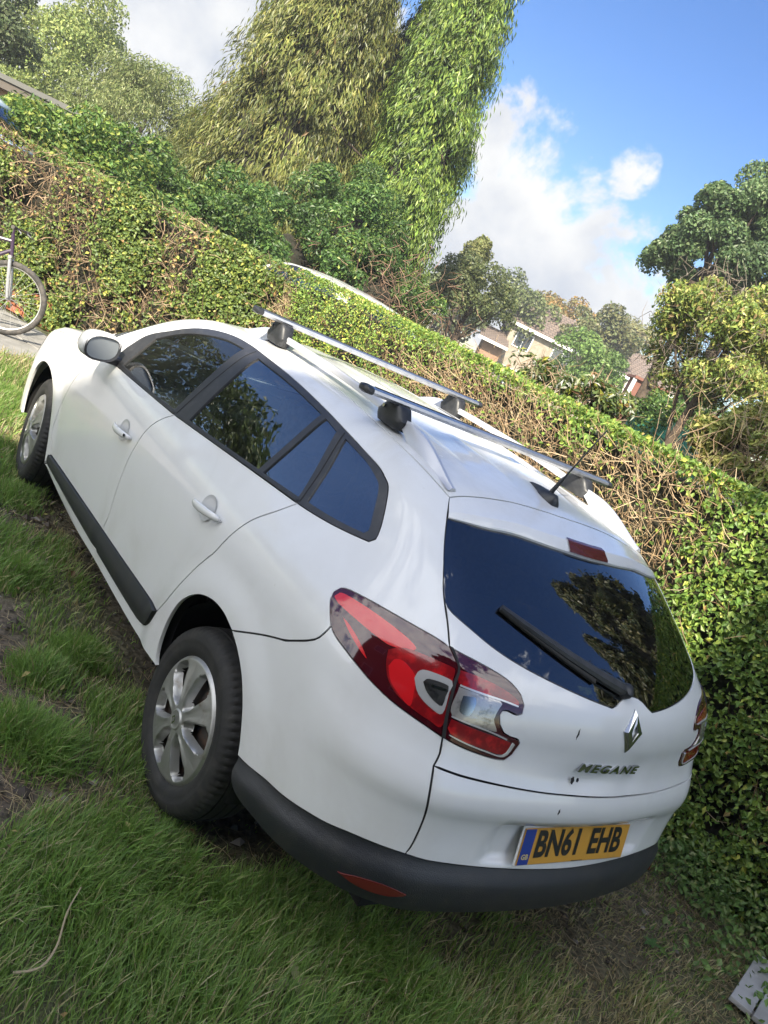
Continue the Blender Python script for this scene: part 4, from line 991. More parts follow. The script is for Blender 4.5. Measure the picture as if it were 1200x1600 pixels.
# tall tufts
TU = [(gpt(px, py), r, hh) for px, py, r, hh in ((70, 1180, .16, .17), (20, 1150, .14, .16), (120, 1030, .15, .15), (60, 1060, .13, .14), (30, 900, .16, .13), (20, 780, .20, .13), (200, 1330, .22, .13), (330, 1380, .25, .13),
      (430, 1430, .25, .13), (560, 1480, .25, .12), (120, 1400, .25, .13), (650, 1560, .2, .12), (250, 1500, .25, .12), (480, 1330, .12, .12), (10, 620, .3, .10))]
Pt, Ht = [], []
for (c_, r, hh) in TU:
    k = int(9000 * r); q = rng.normal(0, r * .5, (k, 2)) + c_; Pt.append(q); Ht.append(hh * rng.uniform(.45, 1.05, k) * np.exp(-(((q - c_) ** 2).sum(1)) / (2 * (r * .8) ** 2)))
Pt = np.vstack(Pt); Ht = np.concatenate(Ht); kk = in_plot(Pt) & (Ht > .03) & ~((np.abs(Pt[:, 0]) < .80) & (Pt[:, 1] > -.4) & (Pt[:, 1] < 3.2)); Pt, Ht = Pt[kk], Ht[kk]
tu = blades('grass_tufts', np.c_[Pt, gheight(Pt)], Ht, rng.uniform(.003, .006, len(Pt)), mixc([(.15, .26, .055), (.23, .35, .085), (.38, .37, .17)], np.tile([1., 1.2, .25], (len(Pt), 1))), .8, np.c_[.5 * (fbm(Pt, 2.3, 45) - .5), .5 * (fbm(Pt, 2.3, 46) - .5)] * 2)
tag(tu, kind='stuff', label='longer bright green grass tufts in the lawn', cat='grass')
# flat dead straw
n1_ = 42000
P = np.c_[rng.uniform(-2.3, 1.9, n1_), rng.uniform(-1.7, 5.6, n1_)]; P = P[in_plot(P)]; k_ = sst(.40, .62, fbm(P, 1.6, 33) + .12 * sst(0, 1, P[:, 0])) * .9 + .1; P = P[rng.random(len(P)) < k_]
A = np.c_[P, gheight(P) + .006]; th = rng.uniform(0, 6.28, len(P)); ln = rng.uniform(.04, .13, len(P))
B = A + np.c_[np.cos(th) * ln, np.sin(th) * ln, rng.uniform(-.004, .035, len(P))]
st_ = twigmesh('dead_straw', A, B, .0013, mixc([(0.405, 0.324, 0.189), (0.270, 0.203, 0.115), (0.162, 0.121, 0.068)], np.tile([1., 1, .7], (len(P), 1))), twigm); tag(st_, kind='stuff', label='dead straw lying among the lawn grass', cat='straw')
# soil crumbs and small stones
n2_ = 5200
P = np.c_[rng.uniform(-2.1, 1.6, n2_), rng.uniform(-1.4, 5.2, n2_)]; P = P[in_plot(P)]; P = P[rng.random(len(P)) < mud(P) ** 1.3]
extra = np.c_[rng.normal(-1.0, .18, 500), rng.normal(2.35, .35, 500)]; P = np.vstack([P, extra])
s_ = rng.gamma(2., .0035, len(P)) + .003; V = []; Fq = []; octa = np.array([(1, 0, 0), (0, 1, 0), (-1, 0, 0), (0, -1, 0), (0, 0, .7), (0, 0, -.6)])
Z = gheight(P)
V = (np.c_[P, Z + s_ * .3][:, None] + (octa[None] * rng.uniform(.6, 1.3, (len(P), 6, 1))) * s_[:, None, None]).reshape(-1, 3)
i = np.arange(len(P))[:, None] * 6; Fq = np.concatenate([i + np.array([q]) for q in ((0, 1, 4), (1, 2, 4), (2, 3, 4), (3, 0, 4), (1, 0, 5), (2, 1, 5), (3, 2, 5), (0, 3, 5))])
pc_ = np.where(rng.random((len(P), 1)) < .25, [[.25, .23, .20]], [[.07, .055, .042]]) * rng.uniform(.6, 1.3, (len(P), 1))
o = mesh_obj('soil_crumbs', V, Fq, twigm, smooth=False, cols=np.repeat(pc_, 6, 0)); tag(o, kind='stuff', label='soil crumbs and gravel on the worn ground', cat='gravel')
# broad weed leaves near the camera and dry curled leaf
def weed(x, y, n, sz, col, label, seed, cat_='weed', flat=.35):
    rs = np.random.default_rng(seed); z = float(gheight(np.array([[x, y]]))[0]); V = []; Fq = []
    for k in range(n):
        a = 2 * math.pi * k / n + rs.uniform(-.3, .3); L_ = sz * rs.uniform(.7, 1.15); W_ = L_ * rs.uniform(.32, .46); pit = rs.uniform(flat * .5, flat * 1.4)
        for u in np.linspace(0, 1, 8):
            ww = W_ * math.sin(math.pi * (u ** .8)) * (1 + .12 * math.sin(u * 25)) + .002
            cx, cy = x + math.cos(a) * L_ * u, y + math.sin(a) * L_ * u; cz = z + .03 + L_ * (pit * u - pit * .8 * u * u)
            for sd2, up_ in ((-.5, .12), (0, -.0), (.5, .12)): V.append((cx - math.sin(a) * ww * sd2, cy + math.cos(a) * ww * sd2, cz + abs(sd2) * ww * up_ + rs.uniform(-.002, .002)))
        o_ = k * 24
        for i in range(7):
            for j in range(2): Fq.append((o_ + i * 3 + j, o_ + i * 3 + j + 1, o_ + i * 3 + 3 + j + 1, o_ + i * 3 + 3 + j))
    o = mesh_obj('weed_plant', V, Fq, leafm, cols=np.tile([col], (len(V), 1)) * np.random.default_rng(seed).uniform(.75, 1.2, (len(V), 1))); return tag(o, label, cat_, 'weeds in the grass')
weed(*gpt(470, 1580), 7, .10, (.10, .17, .05), 'pale broad-leaved weed in the grass at the bottom edge of the photo', 1, flat=.25)
weed(*gpt(455, 1550), 4, .10, (.24, .25, .13), 'withered greyish weed with curled leaves in the grass below the bumper', 2, flat=.5)
weed(*gpt(300, 1345), 5, .045, (.09, .17, .05), 'small round-leaved weed in the grass under the rear wheel', 3)
weed(*gpt(55, 1320), 6, .05, (.06, .13, .035), 'low dark weed beside the worn soil left of the rear wheel', 4)
weed(*gpt(1010, 1485), 6, .045, (.10, .19, .06), 'small weed with pointed leaves in the straw behind the bumper', 5)
# a dry stalk lying bottom left
pts = [gpt(5, 1555), gpt(45, 1550), gpt(70, 1520), gpt(85, 1470), gpt(105, 1435)]
mb = MB(); pz = cat([(x, y) for x, y in pts], .02); mb.tube([(x, y, .07 + .04 * i / len(pz)) for i, (x, y) in enumerate(pz)], np.linspace(.0036, .0016, len(pz)), 6); o = mb.build('dry_stalk', pm('stalk', (.33, .27, .17), .8)); tag(o, 'long bent dry stalk lying on the grass near the bottom left corner', 'stalk')

# ------------------------------------------------------------------ right hedge
def brown(y, z):
    """1 where the cut hedge shows bare straw-coloured twigs"""
    n = fbm(np.c_[y, z], 2.0, 51) - .5
    c = 1.43 - .02 * y
    b = sst(.42, .16, np.abs(z - c + .25 * n) + .25 * n) * sst(-.15, .5, y + .8 * n) * sst(4.2, 2.4, y)
    b2 = sst(.5, .15, np.hypot((y - 5.35) / .5, (z - 1.2) / .9) + .6 * n)
    return np.clip(np.maximum(b, b2), 0, 1)
hr = thing('garden_hedge', 'tall clipped green hedge with a band of bare brown twigs along the right side', 'hedge', (2.1, 1.2, 0))
HO = np.array([2.1, 1.2, 0])
def build_right():
    n = 135000
    y = -2.6 + 8.2 * rng.random(n) ** 1.25; z = rng.uniform(.0, 1.80, n); face = rng.random(n) < .80
    xf = hedge_x(y, z) + rng.exponential(.05, n) - .035
    topx = rng.uniform(1.75, 2.75, n); topz = 1.76 + .06 * (fbm(np.c_[topx, y], 1.8, 61) - .5) - rng.exponential(.03, n) + .02
    P = np.where(face[:, None], np.c_[xf, y, z], np.c_[topx, y, topz])
    Nn = np.where(face[:, None], [[-1., 0, .35]], [[-.25, 0, 1.]])
    br = np.where(face, brown(y, z), .0); clump = fbm(P, 4.5, 71)
    edge = P[:, 1] > 5.35
    keep = (rng.random(n) < 1 - .94 * br) & (rng.random(n) < sst(.30, .46, clump) * .8 + .2) & ~(edge & (rng.random(n) < .5))
    P, Nn, clump = P[keep], Nn[keep], clump[keep]; y = P[:, 1]
    far = sst(1., 3.8, y)[:, None]
    sz = rng.uniform(.022, .046, len(P)) * (1 - .28 * far[:, 0])
    yl = sst(.45, .7, fbm(P, 1.1, 81))[:, None]
    wts = np.c_[1.2 + 0 * y, .9 + .5 * far[:, 0], .08 + .6 * far[:, 0] * yl[:, 0] + .12 * yl[:, 0], .02 + .07 * yl[:, 0]]
    c = mixc([(0.133, 0.227, 0.047), (0.232, 0.332, 0.062), (0.449, 0.481, 0.091), (0.534, 0.364, 0.143)], wts)
    leafmesh('foliage', P - HO, Nn, sz, c, leafgl, hr, aspect=.60, spread=.75, axis=np.array([-.2, 0, -.4]), axw=.3)
    # twigs: straw-coloured in the brown band, darker elsewhere
    n = 20000; y = rng.uniform(-2.5, 5.6, n); z = rng.uniform(.05, 1.75, n); b = brown(y, z); k = rng.random(n) < b * .95 + .06; y, z, b = y[k], z[k], b[k]
    A = np.c_[hedge_x(y, z) + rng.uniform(-.01, .10, len(y)), y, z]; d = unit(rng.normal(0, .55, (len(y), 3)) + np.array([-.55, .15, .55])); ln = rng.uniform(.06, .20, len(y))[:, None]
    c = mixc([(.52, .40, .25), (.40, .28, .16), (.20, .13, .07)], np.c_[b * 2 + .1, b + .3, 1.3 - b])
    twigmesh('twigs', A - HO, A + d * ln - HO, rng.uniform(.0016, .0036, len(y)), c, twigm, hr)
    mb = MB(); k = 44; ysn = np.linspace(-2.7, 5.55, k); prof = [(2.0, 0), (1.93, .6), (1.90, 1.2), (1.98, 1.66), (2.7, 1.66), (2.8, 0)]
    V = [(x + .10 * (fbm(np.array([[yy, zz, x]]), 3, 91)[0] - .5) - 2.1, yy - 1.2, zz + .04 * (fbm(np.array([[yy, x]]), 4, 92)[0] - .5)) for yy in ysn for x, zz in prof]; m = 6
    mb.add(V, [(i * m + j, (i + 1) * m + j, (i + 1) * m + j + 1, i * m + j + 1) for i in range(k - 1) for j in range(m - 1)] + [tuple(range(m)), tuple(range((k - 1) * m, k * m))[::-1]]); mb.build('dark_core', hedged, hr)  # solid dark core added behind the leaves so light does not leak
build_right()
# creeping growth at its foot
n = 17000; y = rng.uniform(-2.4, 1.2, n); x = 1.86 - rng.exponential(.17, n) * (1 + .8 * (fbm(np.c_[y, y], 1.4, 95) - .3)) + .05
P = np.c_[x, y, .02 + .16 * rng.random(n) * sst(1.2, 1.8, x) + .05 * rng.random(n)]; P = P[(x > 1.02) & (fbm(P, 3., 97) > .42)]
c = mixc([(0.111, 0.195, 0.052), (0.182, 0.273, 0.078), (0.286, 0.325, 0.130)], np.tile([1.2, .8, .25], (len(P), 1)))
o = leafmesh('creeping_ivy', P, np.tile([[-.3, 0, 1.]], (len(P), 1)), rng.uniform(.022, .042, len(P)), c, leafm, aspect=.6, spread=.6); tag(o, kind='stuff', label='small-leaved creeper spreading over the ground at the foot of the right hedge', cat='ground cover')

# ------------------------------------------------------------------ left hedge, beyond the bonnet
hl_ = thing('boundary_hedge', 'darker ragged hedge with brown twiggy gaps behind the bicycle, beyond the bonnet', 'hedge', (0, 7.6, 0))
U = np.array([-.62, .785, 0]); HN = np.array([-.785, -.62, 0]); H0 = np.array([1.72, 5.45, 0]); HO2 = np.array([0, 7.6, 0])
def build_left():
    n = 100000; u = rng.uniform(-.05, 6.2, n); z = rng.uniform(0, 1.76, n); face = rng.random(n) < .88
    q = np.c_[u, z]; bump = .22 * (fbm(q, 1.2, 101) - .5)
    dep = -bump + rng.exponential(.07, n) - .04; td = rng.uniform(0, .75, n)
    P = H0 + U * u[:, None] + np.where(face[:, None], -HN * dep[:, None] + np.c_[0 * u, 0 * u, z], -HN * td[:, None] + np.c_[0 * u, 0 * u, 1.73 + .05 * (fbm(np.c_[u, td], 3, 103) - .5) - rng.exponential(.02, n)])
    Nn = np.where(face[:, None], HN + [0, 0, .3], [0, 0, 1.])
    cl = fbm(q, 3.0, 105); b = sst(.50, .66, fbm(q, 1.5, 107) + .10 * sst(.9, 1.6, z)) * face
    keep = (rng.random(n) < 1 - .85 * b) & (rng.random(n) < sst(.36, .54, cl) * .92 + .06) & (rng.random(n) < np.where(face, 1, .45)); P, Nn, b, z_ = P[keep], Nn[keep], b[keep], P[keep][:, 2]
    yl = sst(.45, .7, fbm(P, 1.3, 109))
    c = mixc([(0.105, 0.163, 0.042), (0.197, 0.260, 0.058), (0.393, 0.403, 0.091), (0.421, 0.273, 0.117)], np.c_[1.2 + 0 * b, 1.0 + 0 * b, .10 + .35 * yl + .2 * sst(.9, .3, z_), .05 + .18 * b + .25 * (Nn[:, 2] > .9)])
    leafmesh('foliage', P - HO2, Nn, rng.uniform(.028, .055, len(P)), c, leafgl, hl_, aspect=.68, spread=.8)
    n = 5200; u = rng.uniform(0, 6.2, n); z = rng.uniform(.05, 1.74, n); b = sst(.46, .62, fbm(np.c_[u, z], 1.5, 107) + .10 * sst(.9, 1.6, z)); k = rng.random(n) < b * .75 + .08 + .12 * (z > 1.66); u, z, b = u[k], z[k], b[k]
    A = H0 + U * u[:, None] - HN * rng.uniform(-.02, .14, len(u))[:, None] + np.c_[0 * u, 0 * u, z]; d = unit(rng.normal(0, .6, (len(u), 3)) + HN * .4 + np.array([0, 0, .4])); ln = rng.uniform(.08, .30, len(u))[:, None]
    Bp = A + d * ln; Bp[:, 2] = np.minimum(Bp[:, 2], 1.80)
    c = mixc([(.38, .28, .18), (.26, .18, .11), (.14, .10, .06)], np.c_[b + .3, b + .4, 1.1 - b])
    twigmesh('twigs', A - HO2, Bp - HO2, rng.uniform(.003, .0065, len(u)), c, twigm, hl_)
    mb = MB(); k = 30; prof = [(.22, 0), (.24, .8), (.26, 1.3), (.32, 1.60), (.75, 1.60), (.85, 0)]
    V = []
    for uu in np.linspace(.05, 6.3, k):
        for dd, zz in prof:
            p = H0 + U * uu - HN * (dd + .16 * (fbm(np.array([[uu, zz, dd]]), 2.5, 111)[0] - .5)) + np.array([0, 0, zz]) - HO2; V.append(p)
    m = 6; mb.add(V, [(i * m + j, i * m + j + 1, (i + 1) * m + j + 1, (i + 1) * m + j) for i in range(k - 1) for j in range(m - 1)]); mb.build('dark_core', hedged, hl_)  # added dark core, blocks light through the left hedge
build_left()
# low brick wall stubs glimpsed at its foot
brick = pm('brick', (.34, .12, .06), .85, noise=(8, (.22, .09, .05), .4, .6), bump=(40, .4, .01))
for kk, (u0, u1, hh) in enumerate(((2.35, 3.35, .30), )):
    mb = MB(); rows = int(hh / .075)
    for r in range(rows):
        uu = u0 + (.11 if r % 2 else 0)
        while uu < u1: mb.box((uu, .02, r * .075 + .004), (min(uu + .212, u1), .115, r * .075 + .069), (H0, U, -HN, (0, 0, 1))); uu += .222
    o = mb.build('brick_wall', brick, smooth=False, bevel=.004); tag(o, 'low red brick wall showing through the foot of the hedge behind the bicycle', 'wall')
# paving strip
pav = pm('paving', (.30, .29, .27), .85, noise=(6, (.20, .195, .18), .35, .7), bump=(60, .35, .005))
e1 = np.array([.866, .5, 0]); e2 = np.array([-.5, .866, 0]); PO = np.array([-.47, 5.65, 0]); mb = MB()
for a in range(-6, 6):
    for b in range(0, 5):
        c = PO + e1 * (a * .605 + .3) + e2 * (b * .605 + .3)
        if ((c[0] - 1.7) * .785 + (c[1] - 5.45) * .62) > .02: continue
        dz = .003 * ((a * 7 + b * 3) % 4); mb.box((a * .605 + .004, b * .605 + .004, -.05), (a * .605 + .601, b * .605 + .601, .022 + dz), (PO, e1, e2, (0, 0, 1)))
o = mb.build('paving', pav, smooth=False, bevel=.004); tag(o, kind='structure')

# ------------------------------------------------------------------ bicycle against the left hedge
bk = thing('bicycle', 'old silver and dark mountain bicycle leaning against the hedge at the left edge', 'bicycle', (0, 0, 0))
bsil = pm('bike_silver', (.55, .55, .56), .3, metal=.6); bdark = pm('bike_dark', (.05, .03, .06), .35, coat=.4); brub = pm('bike_tyre', (.05, .048, .045), .85, noise=(20, (.11, .10, .09), .4, .7)); bgrey = pm('rim_alloy', (.55, .55, .53), .35, metal=.7)
fw = np.array([gpt(-8, 522)[0], gpt(-8, 522)[1], .02]); d_ = unit(np.array([.90, -.43, 0])); nb = unit(np.array([.43, .90, 0])); lean = unit(nb * .10 + np.array([0, 0, 1.]))
WR = .345; fc = fw + lean * WR; rc = fc - d_ * 1.06
def bpt(a, b, off=0.): return fc + d_ * a + lean * (b) + nb * off        # a forward of the front hub, b above it
def bwheel(c):
    X = (c, d_, lean, np.cross(d_, lean)); mb = MB()
    mb.lathe([(WR - .030 + .0265 * math.cos(a), .0265 * math.sin(a)) for a in np.linspace(0, 2 * math.pi, 15)], 96, X, fn=lambda i, j, r, h: (r + (.004 if (j % 2 == 0 and r > WR - .012) else 0), h)); w_ = mb.build('bicycle_wheel', brub, bk)
    mb = MB(); mb.lathe([(WR - .054, -.013), (WR - .046, -.013), (WR - .044, 0), (WR - .046, .013), (WR - .054, .013), (WR - .062, .008), (WR - .062, -.008), (WR - .054, -.013)], 72, X); mb.build('rim', bgrey, w_)
    mb = MB(); ez = X[3]
    for k in range(32):
        a = 2 * math.pi * k / 32; s_ = 1 if k % 2 else -1; a2 = a + (.5 if (k // 2) % 2 else -.5)
        mb.tube([c + ez * .03 * s_ + (d_ * math.cos(a2) + lean * math.sin(a2)) * .02, c + (d_ * math.cos(a) + lean * math.sin(a)) * (WR - .06)], .0011, 4, cap=False)
    mb.build('spokes', bgrey, w_)
    mb = MB(); mb.tube([c - ez * .055, c + ez * .055], [.014, .014], 10); mb.tube([c - ez * .03, c + ez * .03], .022, 12); mb.build('hub', bsil, w_)
bwheel(fc); bwheel(rc)
ez = np.cross(d_, lean); mb = MB()
for s_ in (-1, 1): mb.tube([bpt(0, 0) + ez * .055 * s_, bpt(-.03, .10) + ez * .055 * s_, bpt(-.10, .36) + ez * .05 * s_], [.014, .018, .017], 10)
mb.tube([bpt(-.10, .36) - ez * .07, bpt(-.10, .36) + ez * .07], .018, 8); mb.build('fork', bsil, bk)
mb = MB(); mb.tube([bpt(-.10, .36), bpt(-.155, .56)], .018, 10); mb.tube([bpt(-.14, .50), bpt(-.62, .42)], .016, 8); mb.tube([bpt(-.12, .42), bpt(-.62, -.04)], .018, 8); mb.tube([bpt(-.62, -.04), bpt(-.74, .52)], .015, 8)
for s_ in (-1, 1): mb.tube([bpt(-.62, -.04), bpt(-1.06, 0) + ez * .05 * s_], .010, 6); mb.tube([bpt(-.70, .38), bpt(-1.06, 0) + ez * .05 * s_], .009, 6)
mb.build('frame', bdark, bk)
mb = MB(); hbc = bpt(-.16, .62); mb.tube([bpt(-.155, .55), hbc, hbc + d_ * .06], .013, 8); hb = hbc + d_ * .06; mb.tube([hb - ez * .30, hb - ez * .1, hb + ez * .1, hb + ez * .30], .012, 8); ho = mb.build('handlebar', bdark, bk)
for s_ in (-1, 1):
    mb = MB(); mb.tube([hb + ez * .19 * s_, hb + ez * .31 * s_], .017, 10); mb.build('grip', brub, ho)
    mb = MB(); mb.tube([hb + ez * .17 * s_, hb + ez * .18 * s_ + d_ * .05 - lean * .02, hb + ez * .27 * s_ + d_ * .07 - lean * .03], .005, 6); mb.build('brake_lever', bsil, ho)
mb = MB(); mb.tube([bpt(-.74, .50), bpt(-.78, .64)], .013, 8); mb.build('seat_post', bsil, bk)
mb = MB(); V = []
for i, a in enumerate(np.linspace(-.14, .14, 9)):
    wv = .075 * (1 - sst(-.1, .1, a)) + .02
    for j in range(8): th = 2 * math.pi * j / 8; V.append(bpt(-.78 + a, .66 + .02 * math.sin(th) + .01 * (a * 7) ** 2) + ez * wv * math.cos(th))
mb.add(V, [(i * 8 + j, i * 8 + (j + 1) % 8, (i + 1) * 8 + (j + 1) % 8, (i + 1) * 8 + j) for i in range(8) for j in range(8)] + [tuple(range(8)), tuple(range(64, 72))]); mb.build('saddle', brub, bk)
# cables looping in front of the handlebar
mb = MB(); mb.tube([hb + ez * .15, hb + d_ * .12 + lean * .03, bpt(-.02, .5) - ez * .04, bpt(-.09, .36)], .003, 5); mb.build('brake_cable', brub, bk)

# ------------------------------------------------------------------ grey slatted tile lying bottom right
gp = pm('weathered_grey', (.40, .40, .41), .6, noise=(7, (.28, .28, .28), .4, .7)); tl = thing('slatted_tile', 'pale grey slatted decking tile lying in the bottom right corner by the hedge foot', 'tile', (0, 0, 0))
a0 = np.array([*gpt(1130, 1572), .035]); a1 = np.array([*gpt(1172, 1508), .05]); ex_ = unit(a1 - a0); wv = np.linalg.norm(a1 - a0); nz = np.array([0, 0, 1.]); ey_ = unit(np.cross(ex_, nz)); ey_ = ey_ if (ey_ @ np.array([.8, -.6, 0])) > 0 else -ey_
nz_ = np.cross(ex_, ey_); nz_ = nz_ if nz_[2] > 0 else -nz_
X = (a0, ex_, ey_, nz_); slw = .085
for r in range(4):
    mb = MB(); mb.box((0, r * (slw + .008), .0), (wv * 1.0, r * (slw + .008) + slw, .022), X); mb.build('slat', gp, tl, smooth=False, bevel=.003)
mb = MB()
for q in (.12, .5, .88): mb.box((wv * q - .015, 0, -.02), (wv * q + .015, 4 * (slw + .008) - .008, -.001), X)
mb.build('support_batten', gp, tl, smooth=False)
# dead leaves and clippings scattered on the grass
n = 420; P = np.c_[rng.uniform(-1.9, 1.7, n), rng.uniform(-1.5, 4.5, n)]; P = P[in_plot(P) & ~((np.abs(P[:, 0]) < .8) & (P[:, 1] > -.6))]
o = leafmesh('fallen_leaves', np.c_[P, gheight(P) + rng.uniform(.02, .07, len(P))], np.tile([[0, 0, 1.]], (len(P), 1)), rng.uniform(.018, .04, len(P)), mixc([(.30, .20, .09), (.34, .30, .12), (.16, .10, .05)], np.ones((len(P), 3))), leafm, aspect=.6, spread=.5); tag(o, kind='stuff', label='fallen brown and yellow leaves scattered in the grass', cat='leaves')
# ================================================================== trees, shrubs, houses and cars beyond the hedges
def gz(p): return np.array([p[0], p[1], 0.])
def crown(name_parent, origin, clumps, n, size, palette, wts, mat=leafm, aspect=.6, shell=.55, spread=.7, name='crown', seed=1, gap=.34, up=.3, axis=None, axw=0.):
    """leaves over the outside of many clumps: clumps = (x,y,z,r) relative to the origin"""
    cl = np.array(clumps, float); pr_ = cl[:, 3] ** 2; k = rng.choice(len(cl), n, p=pr_ / pr_.sum()); d = unit(rng.normal(0, 1, (n, 3)))
    low = rng.random(n) < .55; d[:, 2] = np.where((d[:, 2] < -.2) & low, -d[:, 2], d[:, 2])
    rad = cl[k, 3] * (shell + (1 - shell) * rng.random(n) ** .6) * (1 + .25 * (fbm(d * 2 + k[:, None], 1.2, seed) - .5))
    P = cl[k, :3] + d * rad[:, None] * [1, 1, .85]
    g = fbm(P / size, .11, seed + 3); keep = g > gap; P, d, k = P[keep], d[keep], k[keep]
    tone = np.random.default_rng(seed).uniform(.8, 1.2, len(cl))[k]
    W = np.tile(np.array(wts, float), (len(P), 1)); W[:, 0] *= np.where(fbm(P / size, .04, seed + 5) > .5, 1.6, .7)
    c = mixc(palette, W) * tone[:, None]
    return leafmesh(name, P, d + [0, 0, up], rng.uniform(.75, 1.25, len(P)) * size, c, mat, name_parent, aspect=aspect, spread=spread, axis=axis, axw=axw)
def clumps_ell(c, r, n, cr, seed, zmin=-1.):
    rs = np.random.default_rng(seed); out = []
    while len(out) < n:
        d = rs.normal(0, 1, 3); d /= np.linalg.norm(d)
        if d[2] < zmin: continue
        q = rs.uniform(.35, 1.0) ** .6; out.append((c[0] + d[0] * r[0] * q, c[1] + d[1] * r[1] * q, c[2] + d[2] * r[2] * q, cr * rs.uniform(.65, 1.25)))
    return out
def limbs(parent, base, top, r0, clumps, n=9, seed=3, mat=barkm):
    rs = np.random.default_rng(seed); mb = MB(); b = np.array(base, float); t = np.array(top, float)
    mid = (b + t) / 2 + rs.normal(0, .04, 3) * np.linalg.norm(t - b); mb.tube([b, b + (mid - b) * .5, mid, t], [r0 * 1.25, r0, r0 * .75, r0 * .3], 9)
    trunk = mb.build('trunk', mat, parent)
    for c in [clumps[i] for i in rs.choice(len(clumps), min(n, len(clumps)), replace=False)]:
        s = b + (t - b) * rs.uniform(.35, .85); e = np.array(c[:3]); m1 = (s + e) / 2 + np.array([0, 0, -.08 * np.linalg.norm(e - s)]) + rs.normal(0, .05, 3) * np.linalg.norm(e - s)
        mb = MB(); mb.tube([s, m1, e], [r0 * .38, r0 * .24, r0 * .08], 6); mb.build('limb', mat, trunk)
def tree(name, label, cat_, base, cz, r, ncl, cr, n, size, pal, wts, trunk_r=.15, seed=1, group=None, mat=leafm, zmin=-.6, **kw):
    """broad-leaved tree or shrub: base on the ground, crown ellipsoid centred cz up"""
    t = thing(name, label, cat_, tuple(float(v) for v in base), 0, group)
    cl = clumps_ell((0, 0, cz), r, ncl, cr, seed, zmin); crown(t, base, cl, n, size, pal, wts, mat, seed=seed, **kw)
    limbs(t, (0, 0, 0), (0, 0, cz + r[2] * .3), trunk_r, cl, seed=seed); return t
def base_of(px, py, depth):          # the spot on the ground under the point seen at px,py
    p = at(px, py, depth); return np.array([p[0], p[1], 0.]), p[2]
# ---- the two big conifers
def conifer(name, label, base, H, prof, n_clump, per, pal, wts, seed, spray=(.11, .24), wsp=.024, lean=(0, 0), droop=.75):
    t = thing(name, label, 'tree', tuple(float(v) for v in base), 0, 'big conifers beyond the hedge'); rs = np.random.default_rng(seed)
    hs = H * rs.random(n_clump) ** .8; ph = rs.uniform(0, 2 * math.pi, n_clump); R = prof(hs / H)
    lob = .80 + .38 * (fbm(np.c_[np.cos(ph) * 1.6 + 5, np.sin(ph) * 1.6 + 5, hs * .40], 1.3, seed) - .3) + rs.uniform(-.12, .12, n_clump)
    q = rs.random(n_clump) ** .35
    C = np.c_[np.cos(ph) * R * lob * q + lean[0] * hs, np.sin(ph) * R * lob * q + lean[1] * hs, hs + .15]
    out = np.c_[np.cos(ph), np.sin(ph), 0 * ph]
    per = int(per * 2.6); k = np.repeat(np.arange(n_clump), per); m = len(k); g = rng.normal(0, 1, (m, 3)) * [.13, .13, .12]
    hang = rng.random(m)
    P = C[k] + g + out[k] * hang[:, None] * .22 + np.c_[0 * hang, 0 * hang, -hang * .62]
    ax = unit(out[k] * rng.uniform(.05, .75, (m, 1)) + np.array([0, 0, -droop]) + rng.normal(0, .22, (m, 3)))
    W = np.tile(np.array(wts, float), (m, 1)); tone = rs.uniform(.6, 1.35, n_clump)[k] * (1.15 - .45 * hang)  # tassel shading put into the leaf colours, darker towards the hanging ends
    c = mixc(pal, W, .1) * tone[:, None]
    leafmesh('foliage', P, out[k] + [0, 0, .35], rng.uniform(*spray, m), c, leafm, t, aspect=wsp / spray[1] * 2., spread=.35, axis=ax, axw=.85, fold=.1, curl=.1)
    mb = MB(); mb.tube([(lean[0] * z, lean[1] * z, z) for z in np.linspace(0, H * .97, 9)], np.linspace(.42, .05, 9), 10); tr = mb.build('trunk', barkm, t)
    for i in range(26):
        z = H * rs.uniform(.1, .92); a = rs.uniform(0, 2 * math.pi); L_ = float(prof(np.array([z / H]))[0]) * rs.uniform(.7, .98); o = np.array([lean[0] * z, lean[1] * z, z]); e = np.array([math.cos(a), math.sin(a), 0]) * L_
        mb = MB(); mb.tube([o, o + e * .5 + [0, 0, .25], o + e + [0, 0, -.1]], [.07, .045, .012], 6); mb.build('branch', barkm, tr)
    mb = MB(); mb.lathe([(float(prof(np.array([u]))[0]) * .55 + .02, u * H) for u in np.linspace(.02, .97, 14)] , 16, ((0, 0, 0), (1, 0, 0), (0, 1, 0), (lean[0], lean[1], 1)), fn=lambda i, j, r, h: (r * (1 + .25 * math.sin(j * 2.3 + i * 1.7)), h)); mb.build('dark_core', hedged, t)  # added dark cone keeps light from showing through the crown
bA, _ = base_of(372, 400, 20.5)
conifer('weeping_conifer', 'broad yellowish-green conifer with hanging drooping sprays, left of the pair', bA, 13.5, crv([0, .10, .3, .5, .7, .85, 1.], [1.9, 2.35, 2.35, 1.55, 1.05, .7, .2]), 1500, 42,
        [(.12, .15, .04), (.20, .22, .06), (.27, .27, .085), (.20, .13, .06)], [1., 1.2, .8, .04], 5)
bB, _ = base_of(612, 430, 20.0)
conifer('columnar_conifer', 'narrow bright green conifer on the right of the pair, beside the open sky', bB, 13.5, crv([0, .08, .3, .5, .7, .85, 1.], [.7, .95, 1.12, 1.0, .85, .6, .2]), 1000, 42,
        [(.10, .17, .034), (.18, .27, .05), (.26, .34, .07), (.05, .09, .025)], [1., 1.3, .8, .2], 9, spray=(.10, .21), wsp=.026, lean=(-.085, .057), droop=.6)
bC, _ = base_of(560, 300, 22.5)
conifer('dark_conifer', 'dark shaded conifer between and behind the other two', bC, 9.2, crv([0, .1, .5, .8, 1.], [1.2, 1.7, 1.5, 1.0, .1]), 620, 34,
        [(.028, .048, .018), (.045, .07, .025), (.065, .09, .03), (.04, .03, .02)], [1., 1., .4, .2], 13)
